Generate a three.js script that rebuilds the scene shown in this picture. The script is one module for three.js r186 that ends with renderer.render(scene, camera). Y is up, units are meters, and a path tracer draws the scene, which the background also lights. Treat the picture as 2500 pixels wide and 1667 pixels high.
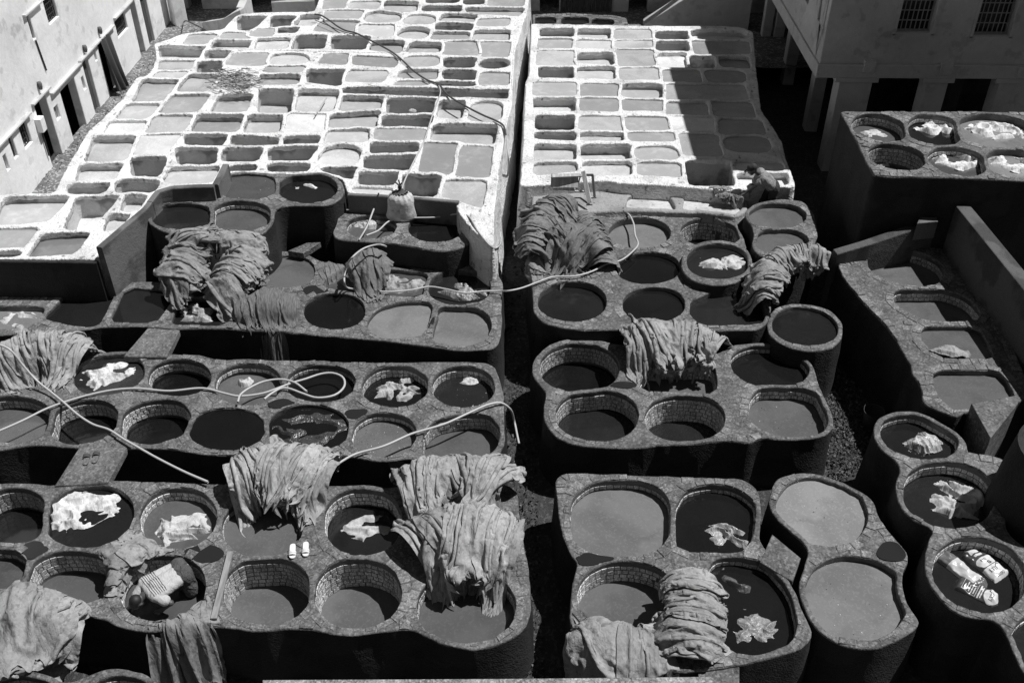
import * as THREE from 'three';
import { mergeGeometries, mergeVertices } from 'three/addons/utils/BufferGeometryUtils.js';
import { MarchingCubes } from 'three/addons/objects/MarchingCubes.js';
import { RoundedBoxGeometry } from 'three/addons/geometries/RoundedBoxGeometry.js';

/* ---------- camera, sky, sun, exposure ---------- */
const scene = new THREE.Scene();
const CAMY = 12.6, FPX = 2450, PITCH = THREE.MathUtils.degToRad(37.4), YAW = Math.atan(50 * Math.cos(PITCH) / FPX);
const camera = new THREE.PerspectiveCamera(2 * THREE.MathUtils.radToDeg(Math.atan(833.5 / FPX)), 1024 / 682, 0.1, 400);
camera.position.set(0, CAMY, 0);
camera.rotation.order = 'YXZ';
camera.rotation.set(-PITCH, YAW, 0);
camera.updateMatrixWorld(true);
scene.add(camera);

const SKY = [0.068, 0.11];                       // grey sky of a black and white photograph: zenith, horizon
{
  const w = 64, h = 32, d = new Float32Array(w * h * 4);
  for (let j = 0; j < h; j++) for (let i = 0; i < w; i++) {
    const el = ((j + 0.5) / h - 0.5) * Math.PI, k = Math.pow(1 - Math.max(0, Math.sin(el)), 2);
    const v = SKY[0] + (SKY[1] - SKY[0]) * k, o = (j * w + i) * 4;
    d[o] = v; d[o + 1] = v; d[o + 2] = v; d[o + 3] = 1;
  }
  const t = new THREE.DataTexture(d, w, h, THREE.RGBAFormat, THREE.FloatType);
  t.mapping = THREE.EquirectangularReflectionMapping; t.magFilter = THREE.LinearFilter; t.minFilter = THREE.LinearFilter; t.needsUpdate = true;
  scene.background = t; scene.environment = t;
}
const sun = new THREE.DirectionalLight(0xffffff, 5);
sun.position.set(0.47 * 40, 40, -0.12 * 40 - 18); sun.target.position.set(0, 0, -18);
sun.castShadow = true; sun.shadow.mapSize.set(4096, 4096);
Object.assign(sun.shadow.camera, { left: -26, right: 26, top: 26, bottom: -26, near: 1, far: 120 });
scene.add(sun, sun.target);
const renderer = new THREE.WebGLRenderer({ antialias: true });
renderer.toneMapping = THREE.LinearToneMapping; renderer.toneMappingExposure = 1.0;
renderer.shadowMap.enabled = true;

/* ---------- helpers ---------- */
let seed = 7;
const rnd = () => { seed = (seed * 1664525 + 1013904223) >>> 0; return seed / 4294967296; };
const rr = (a, b) => a + (b - a) * rnd();
function hash(i, j, k = 0) { let h = (i * 374761393 + j * 668265263 + k * 2147483647) | 0; h = Math.imul(h ^ (h >>> 13), 1274126177); h ^= h >>> 16; return (h >>> 0) / 4294967296; }
function vnoise(x, y, k = 0, per = 0) {
  const xi = Math.floor(x), yi = Math.floor(y), fx = x - xi, fy = y - yi, sx = fx * fx * (3 - 2 * fx), sy = fy * fy * (3 - 2 * fy);
  const m = per ? (a => ((a % per) + per) % per) : (a => a);
  const a = hash(m(xi), m(yi), k), b = hash(m(xi + 1), m(yi), k), c = hash(m(xi), m(yi + 1), k), d = hash(m(xi + 1), m(yi + 1), k);
  return a + (b - a) * sx + (c - a) * sy + (a - b - c + d) * sx * sy;
}
function fbm(x, y, oct = 4, k = 0, per = 0) { let s = 0, a = 0.5, n = 0; for (let o = 0; o < oct; o++) { s += a * vnoise(x, y, k + o * 17, per); n += a; a *= 0.5; x *= 2; y *= 2; per *= 2; } return s / n; }
const clamp = (v, a = 0, b = 1) => Math.min(b, Math.max(a, v));
const smooth = (a, b, v) => { const t = clamp((v - a) / (b - a)); return t * t * (3 - 2 * t); };

// a point of the place from its direction as seen from the terrace, at a known height / on a known wall
const FW = new THREE.Vector3(0, 0, -1).applyQuaternion(camera.quaternion), RT = new THREE.Vector3(1, 0, 0).applyQuaternion(camera.quaternion), UP = new THREE.Vector3(0, 1, 0).applyQuaternion(camera.quaternion);
const ray = (x, y) => FW.clone().addScaledVector(RT, (x - 1250) / FPX).addScaledVector(UP, -(y - 833.5) / FPX);
function P(x, y, h) { const d = ray(x, y), t = (h - CAMY) / d.y; return new THREE.Vector3(d.x * t, h, d.z * t); }
function PX(x, y, X) { const d = ray(x, y), t = X / d.x; return new THREE.Vector3(X, CAMY + d.y * t, d.z * t); }
function PZ(x, y, Z) { const d = ray(x, y), t = Z / d.z; return new THREE.Vector3(d.x * t, CAMY + d.y * t, Z); }
const Z4 = (ox, oy) => (x, y) => [ox + x / 4, oy + y / 4];
const Z3 = (ox, oy) => (x, y) => [ox + x * 640 / 2334, oy + y * 640 / 2334];

const taken = {};
function numbered(n) { taken[n] = (taken[n] ?? -1) + 1; return taken[n] ? `${n}_${String(taken[n]).padStart(3, '0')}` : n; }
function tag(o, label, category, group, kind) { o.userData.label = label; if (category) o.userData.category = category; if (group) o.userData.group = group; if (kind) o.userData.kind = kind; return o; }
function mesh(name, geo, mat, parent) { const m = new THREE.Mesh(geo, mat); m.name = parent ? name : numbered(name); m.castShadow = m.receiveShadow = true; (parent || scene).add(m); return m; }
function group(name) { const g = new THREE.Group(); g.name = numbered(name); scene.add(g); return g; }
function structure(name, geo, mat, label) { const m = mesh(name, geo, mat); m.userData.kind = 'structure'; if (label) m.userData.label = label; return m; }
// box-projected uv in metres, smooth normals kept
function boxUV(g) {
  const n = g.index ? g.toNonIndexed() : g, p = n.attributes.position, uv = new Float32Array(p.count * 2);
  const a = new THREE.Vector3(), b = new THREE.Vector3(), c = new THREE.Vector3();
  for (let i = 0; i < p.count; i += 3) {
    a.fromBufferAttribute(p, i); b.fromBufferAttribute(p, i + 1); c.fromBufferAttribute(p, i + 2);
    const f = b.clone().sub(a).cross(c.clone().sub(a)), ax = Math.abs(f.x), ay = Math.abs(f.y), az = Math.abs(f.z);
    [a, b, c].forEach((v, k) => { const o = (i + k) * 2; if (ay >= ax && ay >= az) { uv[o] = v.x; uv[o + 1] = v.z; } else if (ax >= az) { uv[o] = v.z; uv[o + 1] = v.y; } else { uv[o] = v.x; uv[o + 1] = v.y; } });
  }
  n.setAttribute('uv', new THREE.BufferAttribute(uv, 2)); return n;
}
const geoOf = (pos, idx) => { const g = new THREE.BufferGeometry(); g.setAttribute('position', new THREE.Float32BufferAttribute(pos, 3)); g.setIndex(idx); g.computeVertexNormals(); return g; };
function box(w, h, d, x, y, z, rot = 0, r = 0) { const g = r ? new RoundedBoxGeometry(w, h, d, 2, r) : new THREE.BoxGeometry(w, h, d); if (rot) g.rotateY(rot); g.translate(x, y, z); return boxUV(g); }
function prism(pts, y0, y1, jitter = 0) {              // horizontal polygon pts [Vector3...] between two heights
  let a = 0; for (let i = 0; i < pts.length; i++) { const p = pts[i], q = pts[(i + 1) % pts.length]; a += p.x * q.z - q.x * p.z; }
  const q = a > 0 ? [...pts].reverse() : pts, s = new THREE.Shape(q.map(v => new THREE.Vector2(v.x, -v.z)));
  const g = new THREE.ExtrudeGeometry(s, { depth: y1 - y0 - 0.03, bevelEnabled: true, bevelThickness: 0.015, bevelSize: 0.015, bevelOffset: -0.015, bevelSegments: 2, curveSegments: 4 });
  g.rotateX(-Math.PI / 2); g.translate(0, y0 + 0.015, 0); return boxUV(g);
}

/* ---------- materials ---------- */
function tex(size, fn, srgb) {
  const d = new Uint8Array(size * size * 4);
  for (let j = 0; j < size; j++) for (let i = 0; i < size; i++) {
    let v = fn(i / size, j / size); if (srgb) v = v <= 0.0031308 ? v * 12.92 : 1.055 * Math.pow(v, 1 / 2.4) - 0.055;
    const c = Math.round(clamp(v) * 255), o = (j * size + i) * 4; d[o] = d[o + 1] = d[o + 2] = c; d[o + 3] = 255;
  }
  const t = new THREE.DataTexture(d, size, size, THREE.RGBAFormat, THREE.UnsignedByteType);
  t.wrapS = t.wrapT = THREE.RepeatWrapping; t.magFilter = THREE.LinearFilter; t.minFilter = THREE.LinearMipmapLinearFilter; t.generateMipmaps = true;
  if (srgb) t.colorSpace = THREE.SRGBColorSpace; t.needsUpdate = true; return t;
}
const rep = (t, metres) => { const c = t.clone(); c.repeat.set(1 / metres, 1 / metres); c.needsUpdate = true; return c; };
const N = (u, v, f, o = 4, k = 0) => fbm(u * f, v * f, o, k, f);
const T = {
  plaster: tex(512, (u, v) => { const s = smooth(0.66, 0.78, N(u, v, 24, 3, 5)), b = N(u, v, 5, 4, 1), f = N(u, v, 48, 2, 9); return (0.94 - 0.2 * smooth(0.45, 0.8, b) - 0.22 * f * f - 0.1 * N(u, v, 128, 1, 15)) * (1 - 0.6 * s * smooth(0.42, 0.56, b)); }, true),
  plasterBump: tex(512, (u, v) => 0.55 * N(u, v, 10, 4, 31) + 0.45 * N(u, v, 40, 3, 37)),
  stone: tex(512, (u, v) => { const b = N(u, v, 6, 5, 41), f = N(u, v, 64, 2, 43), s = smooth(0.64, 0.72, N(u, v, 40, 2, 47)); return 0.42 + 0.5 * (b - 0.5) + 0.5 * (f - 0.5) + 0.3 * s; }, true),
  stoneBump: tex(512, (u, v) => 0.5 * N(u, v, 16, 4, 51) + 0.5 * N(u, v, 64, 2, 57)),
  stain: tex(512, (u, v) => { const b = N(u, v, 4, 5, 61); return 0.5 + 0.45 * smooth(0.4, 0.62, b) - 0.12 * N(u, v, 40, 2, 63); }, true),
  swirl: tex(512, (u, v) => { const w = N(u, v, 4, 4, 71), b = fbm(u * 6 + w * 3, v * 6 - w * 3, 4, 73, 6), s = smooth(0.7, 0.74, N(u, v, 96, 1, 79)); return 0.84 + 0.5 * (b - 0.5) + 0.12 * s; }, true),
  scum: tex(512, (u, v) => { const w = N(u, v, 3, 4, 81), b = N(u, v, 12, 4, 83); return 0.74 + 0.2 * smooth(0.4, 0.8, b) * smooth(0.3, 0.7, w) + 0.12 * (w - 0.5) + 0.06 * (N(u, v, 64, 2, 85) - 0.5); }, true),
  ripple: tex(256, (u, v) => N(u, v, 6, 3, 91)),
  hide: tex(512, (u, v) => { const b = N(u, v, 4, 5, 101), f = N(u, v, 32, 3, 107), s = smooth(0.6, 0.75, N(u, v, 12, 4, 103)); return 0.68 + 0.5 * (b - 0.5) + 0.3 * (f - 0.5) - 0.25 * s; }, true),
  hideBump: tex(512, (u, v) => { const a = N(u, v, 8, 4, 111), r = 1 - Math.abs(2 * fbm(u * 14 + a * 1.5, v * 5 + a, 3, 113, 0) - 1); return 0.75 * r * r + 0.25 * N(u, v, 48, 2, 117); }),
  wall: tex(512, (u, v) => { const b = N(u, v, 3, 5, 121), f = N(u, v, 40, 2, 127), s = smooth(0.6, 0.75, N(u, v, 16, 4, 123)) * smooth(0.45, 0.6, N(u, v, 2, 3, 129)); return 0.86 + 0.5 * (b - 0.5) - 0.1 * f - 0.16 * s; }, true),
  dirt: tex(512, (u, v) => { const b = N(u, v, 6, 5, 131), s = smooth(0.58, 0.66, N(u, v, 40, 3, 133)); return 0.35 + 0.5 * (b - 0.5) + 0.5 * s; }, true),
  wood: tex(256, (u, v) => 0.55 + 0.6 * (fbm(u * 24, v * 3, 4, 141, 24) - 0.5)),
  fur: tex(512, (u, v) => 0.6 + 0.8 * (fbm(u * 64, v * 6, 3, 151, 64) - 0.5), true),
};
const grey = v => new THREE.Color().setRGB(v, v, v);
const mat = (v, map, metres, bump, bumpM, bumpScale, rough = 0.92, extra = {}) => new THREE.MeshStandardMaterial({ color: grey(v), map: map ? rep(map, metres) : null, bumpMap: bump ? rep(bump, bumpM) : null, bumpScale, roughness: rough, side: THREE.DoubleSide, ...extra });
const M = {
  lime: mat(0.86, T.plaster, 2.3, T.plasterBump, 1.1, 0.06),
  limeLining: mat(0.55, T.stain, 1.7, T.plasterBump, 1.3, 0.02, 0.8),
  limeGrey: mat(0.36, T.plaster, 1.9, T.plasterBump, 1.1, 0.03),
  dye: mat(0.24, T.stone, 1.6, T.stoneBump, 0.9, 0.012, 0.85),
  dyeWet: mat(0.1, T.stain, 1.3, T.stoneBump, 0.9, 0.012, 0.5),
  dyeWall: mat(0.1, T.stain, 1.9, T.stoneBump, 1.0, 0.015, 0.85),
  dyeTop: mat(0.16, T.stain, 1.9, T.stoneBump, 1.0, 0.012, 0.85),
  dyeSideShaded: mat(0.022, T.stain, 1.7, T.stoneBump, 1.1, 0.02, 0.8),  // stained outer walls, with the shade of their unlit faces put into the colour
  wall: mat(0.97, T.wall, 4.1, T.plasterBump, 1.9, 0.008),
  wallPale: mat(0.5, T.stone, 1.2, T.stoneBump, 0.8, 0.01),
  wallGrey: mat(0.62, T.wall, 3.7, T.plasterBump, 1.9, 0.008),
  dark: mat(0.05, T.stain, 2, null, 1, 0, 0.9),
  ground: mat(0.08, T.dirt, 1.8, T.stoneBump, 0.8, 0.03, 0.75),
  paving: mat(0.4, T.dirt, 2.2, T.stoneBump, 1.1, 0.03, 0.85),
  wood: mat(0.45, T.wood, 0.8, T.stoneBump, 0.5, 0.004, 0.8),
  woodDark: mat(0.12, T.wood, 0.8, T.stoneBump, 0.5, 0.004, 0.8),
  glass: new THREE.MeshStandardMaterial({ color: grey(0.02), roughness: 0.15 }),
  clothDark: new THREE.MeshStandardMaterial({ color: grey(0.07), roughness: 0.9, side: THREE.DoubleSide }),
  sack: mat(0.85, T.hide, 1.6, T.hideBump, 0.6, 0.006, 0.8), woodPale: mat(0.75, T.wood, 0.8, T.stoneBump, 0.5, 0.004, 0.8),
  rubberPale: new THREE.MeshStandardMaterial({ color: grey(0.7), roughness: 0.6 }), puddle: new THREE.MeshStandardMaterial({ color: grey(0.02), roughness: 0.18, side: THREE.DoubleSide }),
  foam: new THREE.MeshStandardMaterial({ color: grey(0.8), roughness: 0.6 }),
  straw: new THREE.MeshStandardMaterial({ color: grey(0.55), roughness: 0.9 }),
  rubble: new THREE.MeshStandardMaterial({ color: grey(0.16), roughness: 0.8 }), skin: new THREE.MeshStandardMaterial({ color: grey(0.075), roughness: 0.5 }), eye: new THREE.MeshStandardMaterial({ color: grey(0.3), roughness: 0.3 }),
  trousers: mat(0.05, T.hide, 0.6, T.hideBump, 0.4, 0.006, 0.9), shirt: new THREE.MeshStandardMaterial({ color: 0xffffff, vertexColors: true, roughness: 0.9, bumpMap: rep(T.hideBump, 0.4), bumpScale: 0.006 }), shirtGrey: mat(0.34, T.hide, 0.6, T.hideBump, 0.4, 0.008, 0.9), denim: mat(0.11, T.hide, 0.5, T.hideBump, 0.3, 0.01, 0.9), hair: new THREE.MeshStandardMaterial({ color: grey(0.012), roughness: 0.6 }), capCloth: new THREE.MeshStandardMaterial({ color: grey(0.025), roughness: 0.8 }),
  grille: new THREE.MeshStandardMaterial({ color: grey(0.3), roughness: 0.7 }),
  iron: new THREE.MeshStandardMaterial({ color: grey(0.05), roughness: 0.6, metalness: 0.5 }),
  hose: new THREE.MeshStandardMaterial({ color: grey(0.45), roughness: 0.45 }),
  cable: new THREE.MeshStandardMaterial({ color: grey(0.06), roughness: 0.6 }),
};
M.tiles = [0.85, 1.0, 1.2].map(k => mat(0.92 * k, T.stone, 0.9, T.stoneBump, 0.5, 0.006, 0.75));
M.stones = [0.72, 0.88, 1.0, 1.15].map(k => mat(0.33 * k, T.stone, 1.1, T.stoneBump, 0.6, 0.008, 0.82));
const liqCache = {};
function liquid(tone, map = 'swirl', rough = 0.12) {
  tone = Math.round(tone * 200) / 200; const k = tone + map + rough; if (liqCache[k]) return liqCache[k];
  return liqCache[k] = mat(Math.max(0.008, tone), T[map], map === 'scum' ? 1.3 : 2.4, T.ripple, 0.9, 0.002, rough, { side: THREE.DoubleSide });
}
/* ---------- masonry blocks with basins ---------- */
const V2 = (x, z) => ({ x, z });
const area = c => { let a = 0; for (let i = 0; i < c.length; i++) { const p = c[i], q = c[(i + 1) % c.length]; a += p.x * q.z - q.x * p.z; } return a / 2; };
function roundCorners(pts, rad) {
  const n = pts.length, out = [];
  for (let i = 0; i < n; i++) {
    const p = pts[i], a = pts[(i + n - 1) % n], b = pts[(i + 1) % n];
    const la = Math.hypot(a.x - p.x, a.z - p.z), lb = Math.hypot(b.x - p.x, b.z - p.z), r = Math.min(rad, la * 0.48, lb * 0.48);
    const s = { x: p.x + (a.x - p.x) / la * r, z: p.z + (a.z - p.z) / la * r }, e = { x: p.x + (b.x - p.x) / lb * r, z: p.z + (b.z - p.z) / lb * r };
    for (let k = 0; k <= 5; k++) { const t = k / 5, u = 1 - t; out.push({ x: u * u * s.x + 2 * u * t * p.x + t * t * e.x, z: u * u * s.z + 2 * u * t * p.z + t * t * e.z }); }
  }
  return out;
}
function resample(c, ds) {
  const n = c.length, L = [0]; for (let i = 0; i < n; i++) { const p = c[i], q = c[(i + 1) % n]; L.push(L[i] + Math.hypot(q.x - p.x, q.z - p.z)); }
  const tot = L[n], m = Math.max(12, Math.round(tot / ds)), out = []; let j = 0;
  for (let i = 0; i < m; i++) { const s = i / m * tot; while (L[j + 1] < s) j++; const t = (s - L[j]) / Math.max(1e-6, L[j + 1] - L[j]), p = c[j], q = c[(j + 1) % n]; out.push({ x: p.x + (q.x - p.x) * t, z: p.z + (q.z - p.z) * t }); }
  return out;
}
function normals(c, ccw) {   // unit normals pointing left/right of travel: outward from the enclosed area
  const n = c.length, s = area(c) > 0 ? 1 : -1;
  return c.map((p, i) => { const a = c[(i + n - 1) % n], b = c[(i + 1) % n], tx = b.x - a.x, tz = b.z - a.z, l = Math.hypot(tx, tz) || 1; return { x: s * tz / l, z: -s * tx / l }; });
}
const offsetC = (c, nm, d) => c.map((p, i) => ({ x: p.x + nm[i].x * d, z: p.z + nm[i].z * d }));
function wobble(c, amp, k) { const nm = normals(c); return c.map((p, i) => { const d = amp * (2 * fbm(p.x * 2.3, p.z * 2.3, 3, k) - 1) + amp * 0.4 * (2 * vnoise(p.x * 9, p.z * 9, k + 3) - 1); return { x: p.x + nm[i].x * d, z: p.z + nm[i].z * d }; }); }
function inside(p, c) { let r = false; for (let i = 0, j = c.length - 1; i < c.length; j = i++) { const a = c[i], b = c[j]; if ((a.z > p.z) !== (b.z > p.z) && p.x < (b.x - a.x) * (p.z - a.z) / (b.z - a.z) + a.x) r = !r; } return r; }
function distTo(p, c) { let m = 1e9; for (let i = 0; i < c.length; i++) { const a = c[i], b = c[(i + 1) % c.length], dx = b.x - a.x, dz = b.z - a.z, t = clamp(((p.x - a.x) * dx + (p.z - a.z) * dz) / (dx * dx + dz * dz + 1e-9)), d = Math.hypot(p.x - a.x - dx * t, p.z - a.z - dz * t); if (d < m) m = d; } return m; }
const polyPx = (pts, h) => pts.map(([x, y]) => { const v = P(x, y, h); return { x: v.x, z: v.z }; });
function ellPx(cx, cy, rx, ry, h, rot = 0, n = 2.2) { // a rounded opening seen as an ellipse
  const o = [], R = THREE.MathUtils.degToRad(rot);
  for (let i = 0; i < 40; i++) { const t = i / 40 * Math.PI * 2, c = Math.cos(t), s = Math.sin(t), a = Math.sign(c) * Math.pow(Math.abs(c), 2 / n) * rx, b = Math.sign(s) * Math.pow(Math.abs(s), 2 / n) * ry; o.push([cx + a * Math.cos(R) - b * Math.sin(R), cy + a * Math.sin(R) + b * Math.cos(R)]); }
  return polyPx(o, h);
}
function ringStrip(pos, idx, rings, flip) { // rings: arrays of [x,y,z] of equal length
  const n = rings[0].length, o = pos.length / 3; rings.forEach(r => r.forEach(p => pos.push(p[0], p[1], p[2])));
  for (let k = 0; k + 1 < rings.length; k++) for (let i = 0; i < n; i++) { const j = (i + 1) % n, a = o + k * n + i, b = o + k * n + j, c = a + n, d = b + n; if (flip) idx.push(a, d, b, a, c, d); else idx.push(a, b, d, a, d, c); }
  return o + (rings.length - 1) * n;
}
// keep a wall's thickness between neighbouring openings and the outer edge
function relax(cs, out, gap) {
  const bb = c => { let a = 1e9, b = -1e9, d = 1e9, e = -1e9; c.forEach(p => { a = Math.min(a, p.x); b = Math.max(b, p.x); d = Math.min(d, p.z); e = Math.max(e, p.z); }); return [a, b, d, e]; };
  for (let it = 0; it < 14; it++) {
    const B = cs.map(bb); let moved = false;
    cs.forEach((c, i) => {
      const cx = c.reduce((s, p) => s + p.x, 0) / c.length, cz = c.reduce((s, p) => s + p.z, 0) / c.length;
      const near = []; cs.forEach((_, j) => { if (j !== i && B[j][0] < B[i][1] + gap && B[j][1] > B[i][0] - gap && B[j][2] < B[i][3] + gap && B[j][3] > B[i][2] - gap) near.push(cs[j]); });
      c.forEach(p => {
        let bad = !inside(p, out) || distTo(p, out) < gap;
        if (!bad) for (const o of near) if (distTo(p, o) < gap || inside(p, o)) { bad = true; break; }
        if (bad) { const l = Math.hypot(cx - p.x, cz - p.z) || 1, k = Math.min(0.3, 0.018 / l); p.x += (cx - p.x) * k; p.z += (cz - p.z) * k; moved = true; }
      });
    });
    if (!moved) break;
  }
}
/* spec: {name,label,cat,outline(world contour),h,base,holes:[{c,depth,tone,map,rad}],bevel,crust,undul,ds,mats,tiles,stones} */
function buildBlock(s) {
  const g = group(s.name); tag(g, s.label, s.cat, s.group);
  const h = s.h, base = s.base ?? -0.05, r = s.bevel ?? 0.03, ds = s.ds ?? 0.08, und = s.undul ?? 0.01, K = 3;
  const hn = (x, z) => und * (2 * fbm(x * 1.3, z * 1.3, 3, 211) - 1) + und * 0.35 * (2 * vnoise(x * 9, z * 9, 217) - 1);
  const out = wobble(resample(s.outline, ds), s.wob ?? 0.015, 5), on = normals(out);
  const pos = [], idx = [];
  const rings = [];
  const flare = s.flare ?? 0.05, levels = [1, 0.75, 0.5, 0.25, 0.08];
  for (const t of levels.slice().reverse()) { // from base up
    const y = base + (h - r * 1.5 - base) * t; if (t < 0.3 || true) rings.push(out.map((p, i) => { const d = flare * (1 - t) + 0.03 * (2 * fbm(p.x * 1.7 + y * 1.9, p.z * 1.7 - y, 3, 91) - 1) * (t < 1 ? 1 : 0.2); return [p.x + on[i].x * d, t < 0.1 ? base : y, p.z + on[i].z * d]; }));
  }
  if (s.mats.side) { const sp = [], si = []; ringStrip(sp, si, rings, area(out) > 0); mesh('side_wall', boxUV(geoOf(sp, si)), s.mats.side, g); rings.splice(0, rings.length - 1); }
  for (let k = 0; k <= K; k++) { const a = k / K * Math.PI / 2, d = -r * (1 - Math.cos(a)); rings.push(out.map((p, i) => { const x = p.x + on[i].x * d, z = p.z + on[i].z * d; return [x, h - r + r * Math.sin(a) + hn(x, z), z]; })); }
  const topOut = ringStrip(pos, idx, rings, area(out) > 0);
  const topContour = out.map((p, i) => new THREE.Vector2(p.x - on[i].x * r, p.z - on[i].z * r));
  const topIndex = out.map((_, i) => topOut + i), holeV = [];
  const basins = [];
  const cs = s.holes.map((q, qi) => { const w = resample(q.c, ds); return wobble(offsetC(w, normals(w), s.grow ?? 0), q.wob ?? s.wob ?? 0.012, 9 + qi); }); relax(cs, out, 2 * r + 0.025);
  s.holes.forEach((q, qi) => {
    const c = cs[qi], nm = normals(c); // nm points into the masonry
    const lv = h - q.depth, cr = s.crust ?? 0;
    const R = [];
    const crustY = c.map(p => cr ? Math.min(q.depth + 0.03, cr * (0.55 + 0.9 * fbm(p.x * 6, p.z * 6, 3, 301))) : 0.05);
    if (cr) R.push(c.map((p, i) => [p.x + nm[i].x * 0.03, h - crustY[i] - 0.005, p.z + nm[i].z * 0.03]));
    R.push(c.map((p, i) => { const d = cr ? 0.008 * (2 * vnoise(p.x * 14, p.z * 14, 77) - 1) : 0; return [p.x + nm[i].x * d, h - crustY[i], p.z + nm[i].z * d]; }));
    for (let k = 0; k <= K; k++) { const a = k / K * Math.PI / 2, d = r * (1 - Math.cos(a)); R.push(c.map((p, i) => { const x = p.x + nm[i].x * d, z = p.z + nm[i].z * d; return [x, h - r + r * Math.sin(a) + hn(x, z), z]; })); }
    const ti = ringStrip(pos, idx, R, area(c) < 0);
    holeV.push({ v: c.map((p, i) => new THREE.Vector2(p.x + nm[i].x * r, p.z + nm[i].z * r)), i: c.map((_, i) => ti + i) });
    basins.push({ c, nm, lv, q, crustY });
  });
  const contours = [topContour, ...holeV.map(o => o.v)], lookup = [...topIndex]; holeV.forEach(o => lookup.push(...o.i));
  const ti = []; for (const f of THREE.ShapeUtils.triangulateShape(contours[0], contours.slice(1))) ti.push(lookup[f[0]], lookup[f[1]], lookup[f[2]]);
  for (const k of faceUp(pos, ti)) idx.push(k);
  const geo = new THREE.BufferGeometry(); geo.setAttribute('position', new THREE.Float32BufferAttribute(pos, 3)); geo.setIndex(idx); geo.computeVertexNormals();
  mesh('masonry', boxUV(geo), s.mats.body, g);
  basins.forEach((b, bi) => {
    const { c, nm, q } = b, ins = (s.crust ?? 0) ? 0.022 : 0.0;
    const pp = [], ii = [], R = [];
    const top = c.map((p, i) => [p.x + nm[i].x * ins, h - b.crustY[i] + 0.015, p.z + nm[i].z * ins]);
    const lo = b.lv - 0.12; R.push(top);
    const NL = Math.max(2, Math.ceil((h - lo) / 0.2));
    for (let k = 1; k <= NL; k++) R.push(c.map((p, i) => { const y = top[i][1] + (lo - top[i][1]) * k / NL, d = ins + 0.012 * (2 * fbm(p.x * 3 + y * 3, p.z * 3, 2, 61) - 1); return [p.x + nm[i].x * d, y, p.z + nm[i].z * d]; }));
    ringStrip(pp, ii, R, area(c) > 0);
    const lg = new THREE.BufferGeometry(); lg.setAttribute('position', new THREE.Float32BufferAttribute(pp, 3)); lg.setIndex(ii); lg.computeVertexNormals();
    const lin = mesh('basin_lining', boxUV(lg), q.lining ?? s.mats.lining, g);
    if (s.tiles && q.depth > 0.12) { const tg = tileLining(c, nm, h - 0.11, b.lv - 0.02); if (tg) { const t = mesh('lining_tiles', tg, M.tiles[bi % 3], lin); t.userData.kind = 'stuff'; } }
    // liquid
    const oc = offsetC(c, nm, 0.035), lp = [], sh = oc.map(p => new THREE.Vector2(p.x, p.z)); oc.forEach(p => lp.push(p.x, b.lv, p.z));
    const li = []; for (const f of THREE.ShapeUtils.triangulateShape(sh, [])) li.push(f[0], f[1], f[2]);
    const qg = geoOf(lp, faceUp(lp, li));
    const rot = hash(bi, 3, s.holes.length) * 6.28, ox = hash(bi, 5) * 7;
    const uv = []; oc.forEach(p => uv.push(p.x * Math.cos(rot) - p.z * Math.sin(rot) + ox, p.x * Math.sin(rot) + p.z * Math.cos(rot)));
    qg.setAttribute('uv', new THREE.Float32BufferAttribute(uv, 2));
    mesh('liquid', qg, liquid(q.tone, q.map ?? (s.scum && hash(bi, 9) > 0.55 ? 'scum' : 'swirl'), q.rough), g);
  });
  if (s.stones) rimStones(g, s, out, on, basins, hn);
  return { g, basins, out };
}
function faceUp(pos, idx) {
  const o = idx.slice();
  for (let t = 0; t < o.length; t += 3) {
    const a = o[t] * 3, b = o[t + 1] * 3, c = o[t + 2] * 3;
    const ux = pos[b] - pos[a], uz = pos[b + 2] - pos[a + 2], vx = pos[c] - pos[a], vz = pos[c + 2] - pos[a + 2];
    const ny = uz * vx - ux * vz;
    if (ny < -1e-9) { const k = o[t + 1]; o[t + 1] = o[t + 2]; o[t + 2] = k; }
  }
  return o;
}
function slab(a, b, c, d, y0, y1, ch, pos, idx) { // a..d corners [x,z], top at y1 with chamfer ch
  const o = pos.length / 3, cx = (a[0] + b[0] + c[0] + d[0]) / 4, cz = (a[1] + b[1] + c[1] + d[1]) / 4, q = [a, b, c, d];
  const put = (p, k, y) => { const l = Math.hypot(p[0] - cx, p[1] - cz) || 1, s = 1 - Math.min(0.4, k / l); pos.push(cx + (p[0] - cx) * s, y, cz + (p[1] - cz) * s); };
  q.forEach(p => put(p, 0, y0)); q.forEach(p => put(p, 0, y1 - ch)); q.forEach(p => put(p, ch * 1.4, y1));
  for (let k = 0; k < 2; k++) for (let i = 0; i < 4; i++) { const j = (i + 1) % 4, A = o + k * 4; idx.push(A + i, A + j, A + 4 + j, A + i, A + 4 + j, A + 4 + i); }
  idx.push(o + 8, o + 9, o + 10, o + 8, o + 10, o + 11);
}
function slabGeo(list) { const pos = [], idx = []; for (const q of list) slab(...q, pos, idx); const g = new THREE.BufferGeometry(); g.setAttribute('position', new THREE.Float32BufferAttribute(pos, 3)); g.setIndex(idx); const n = g.toNonIndexed(); n.computeVertexNormals(); return boxUV(n); }
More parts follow.
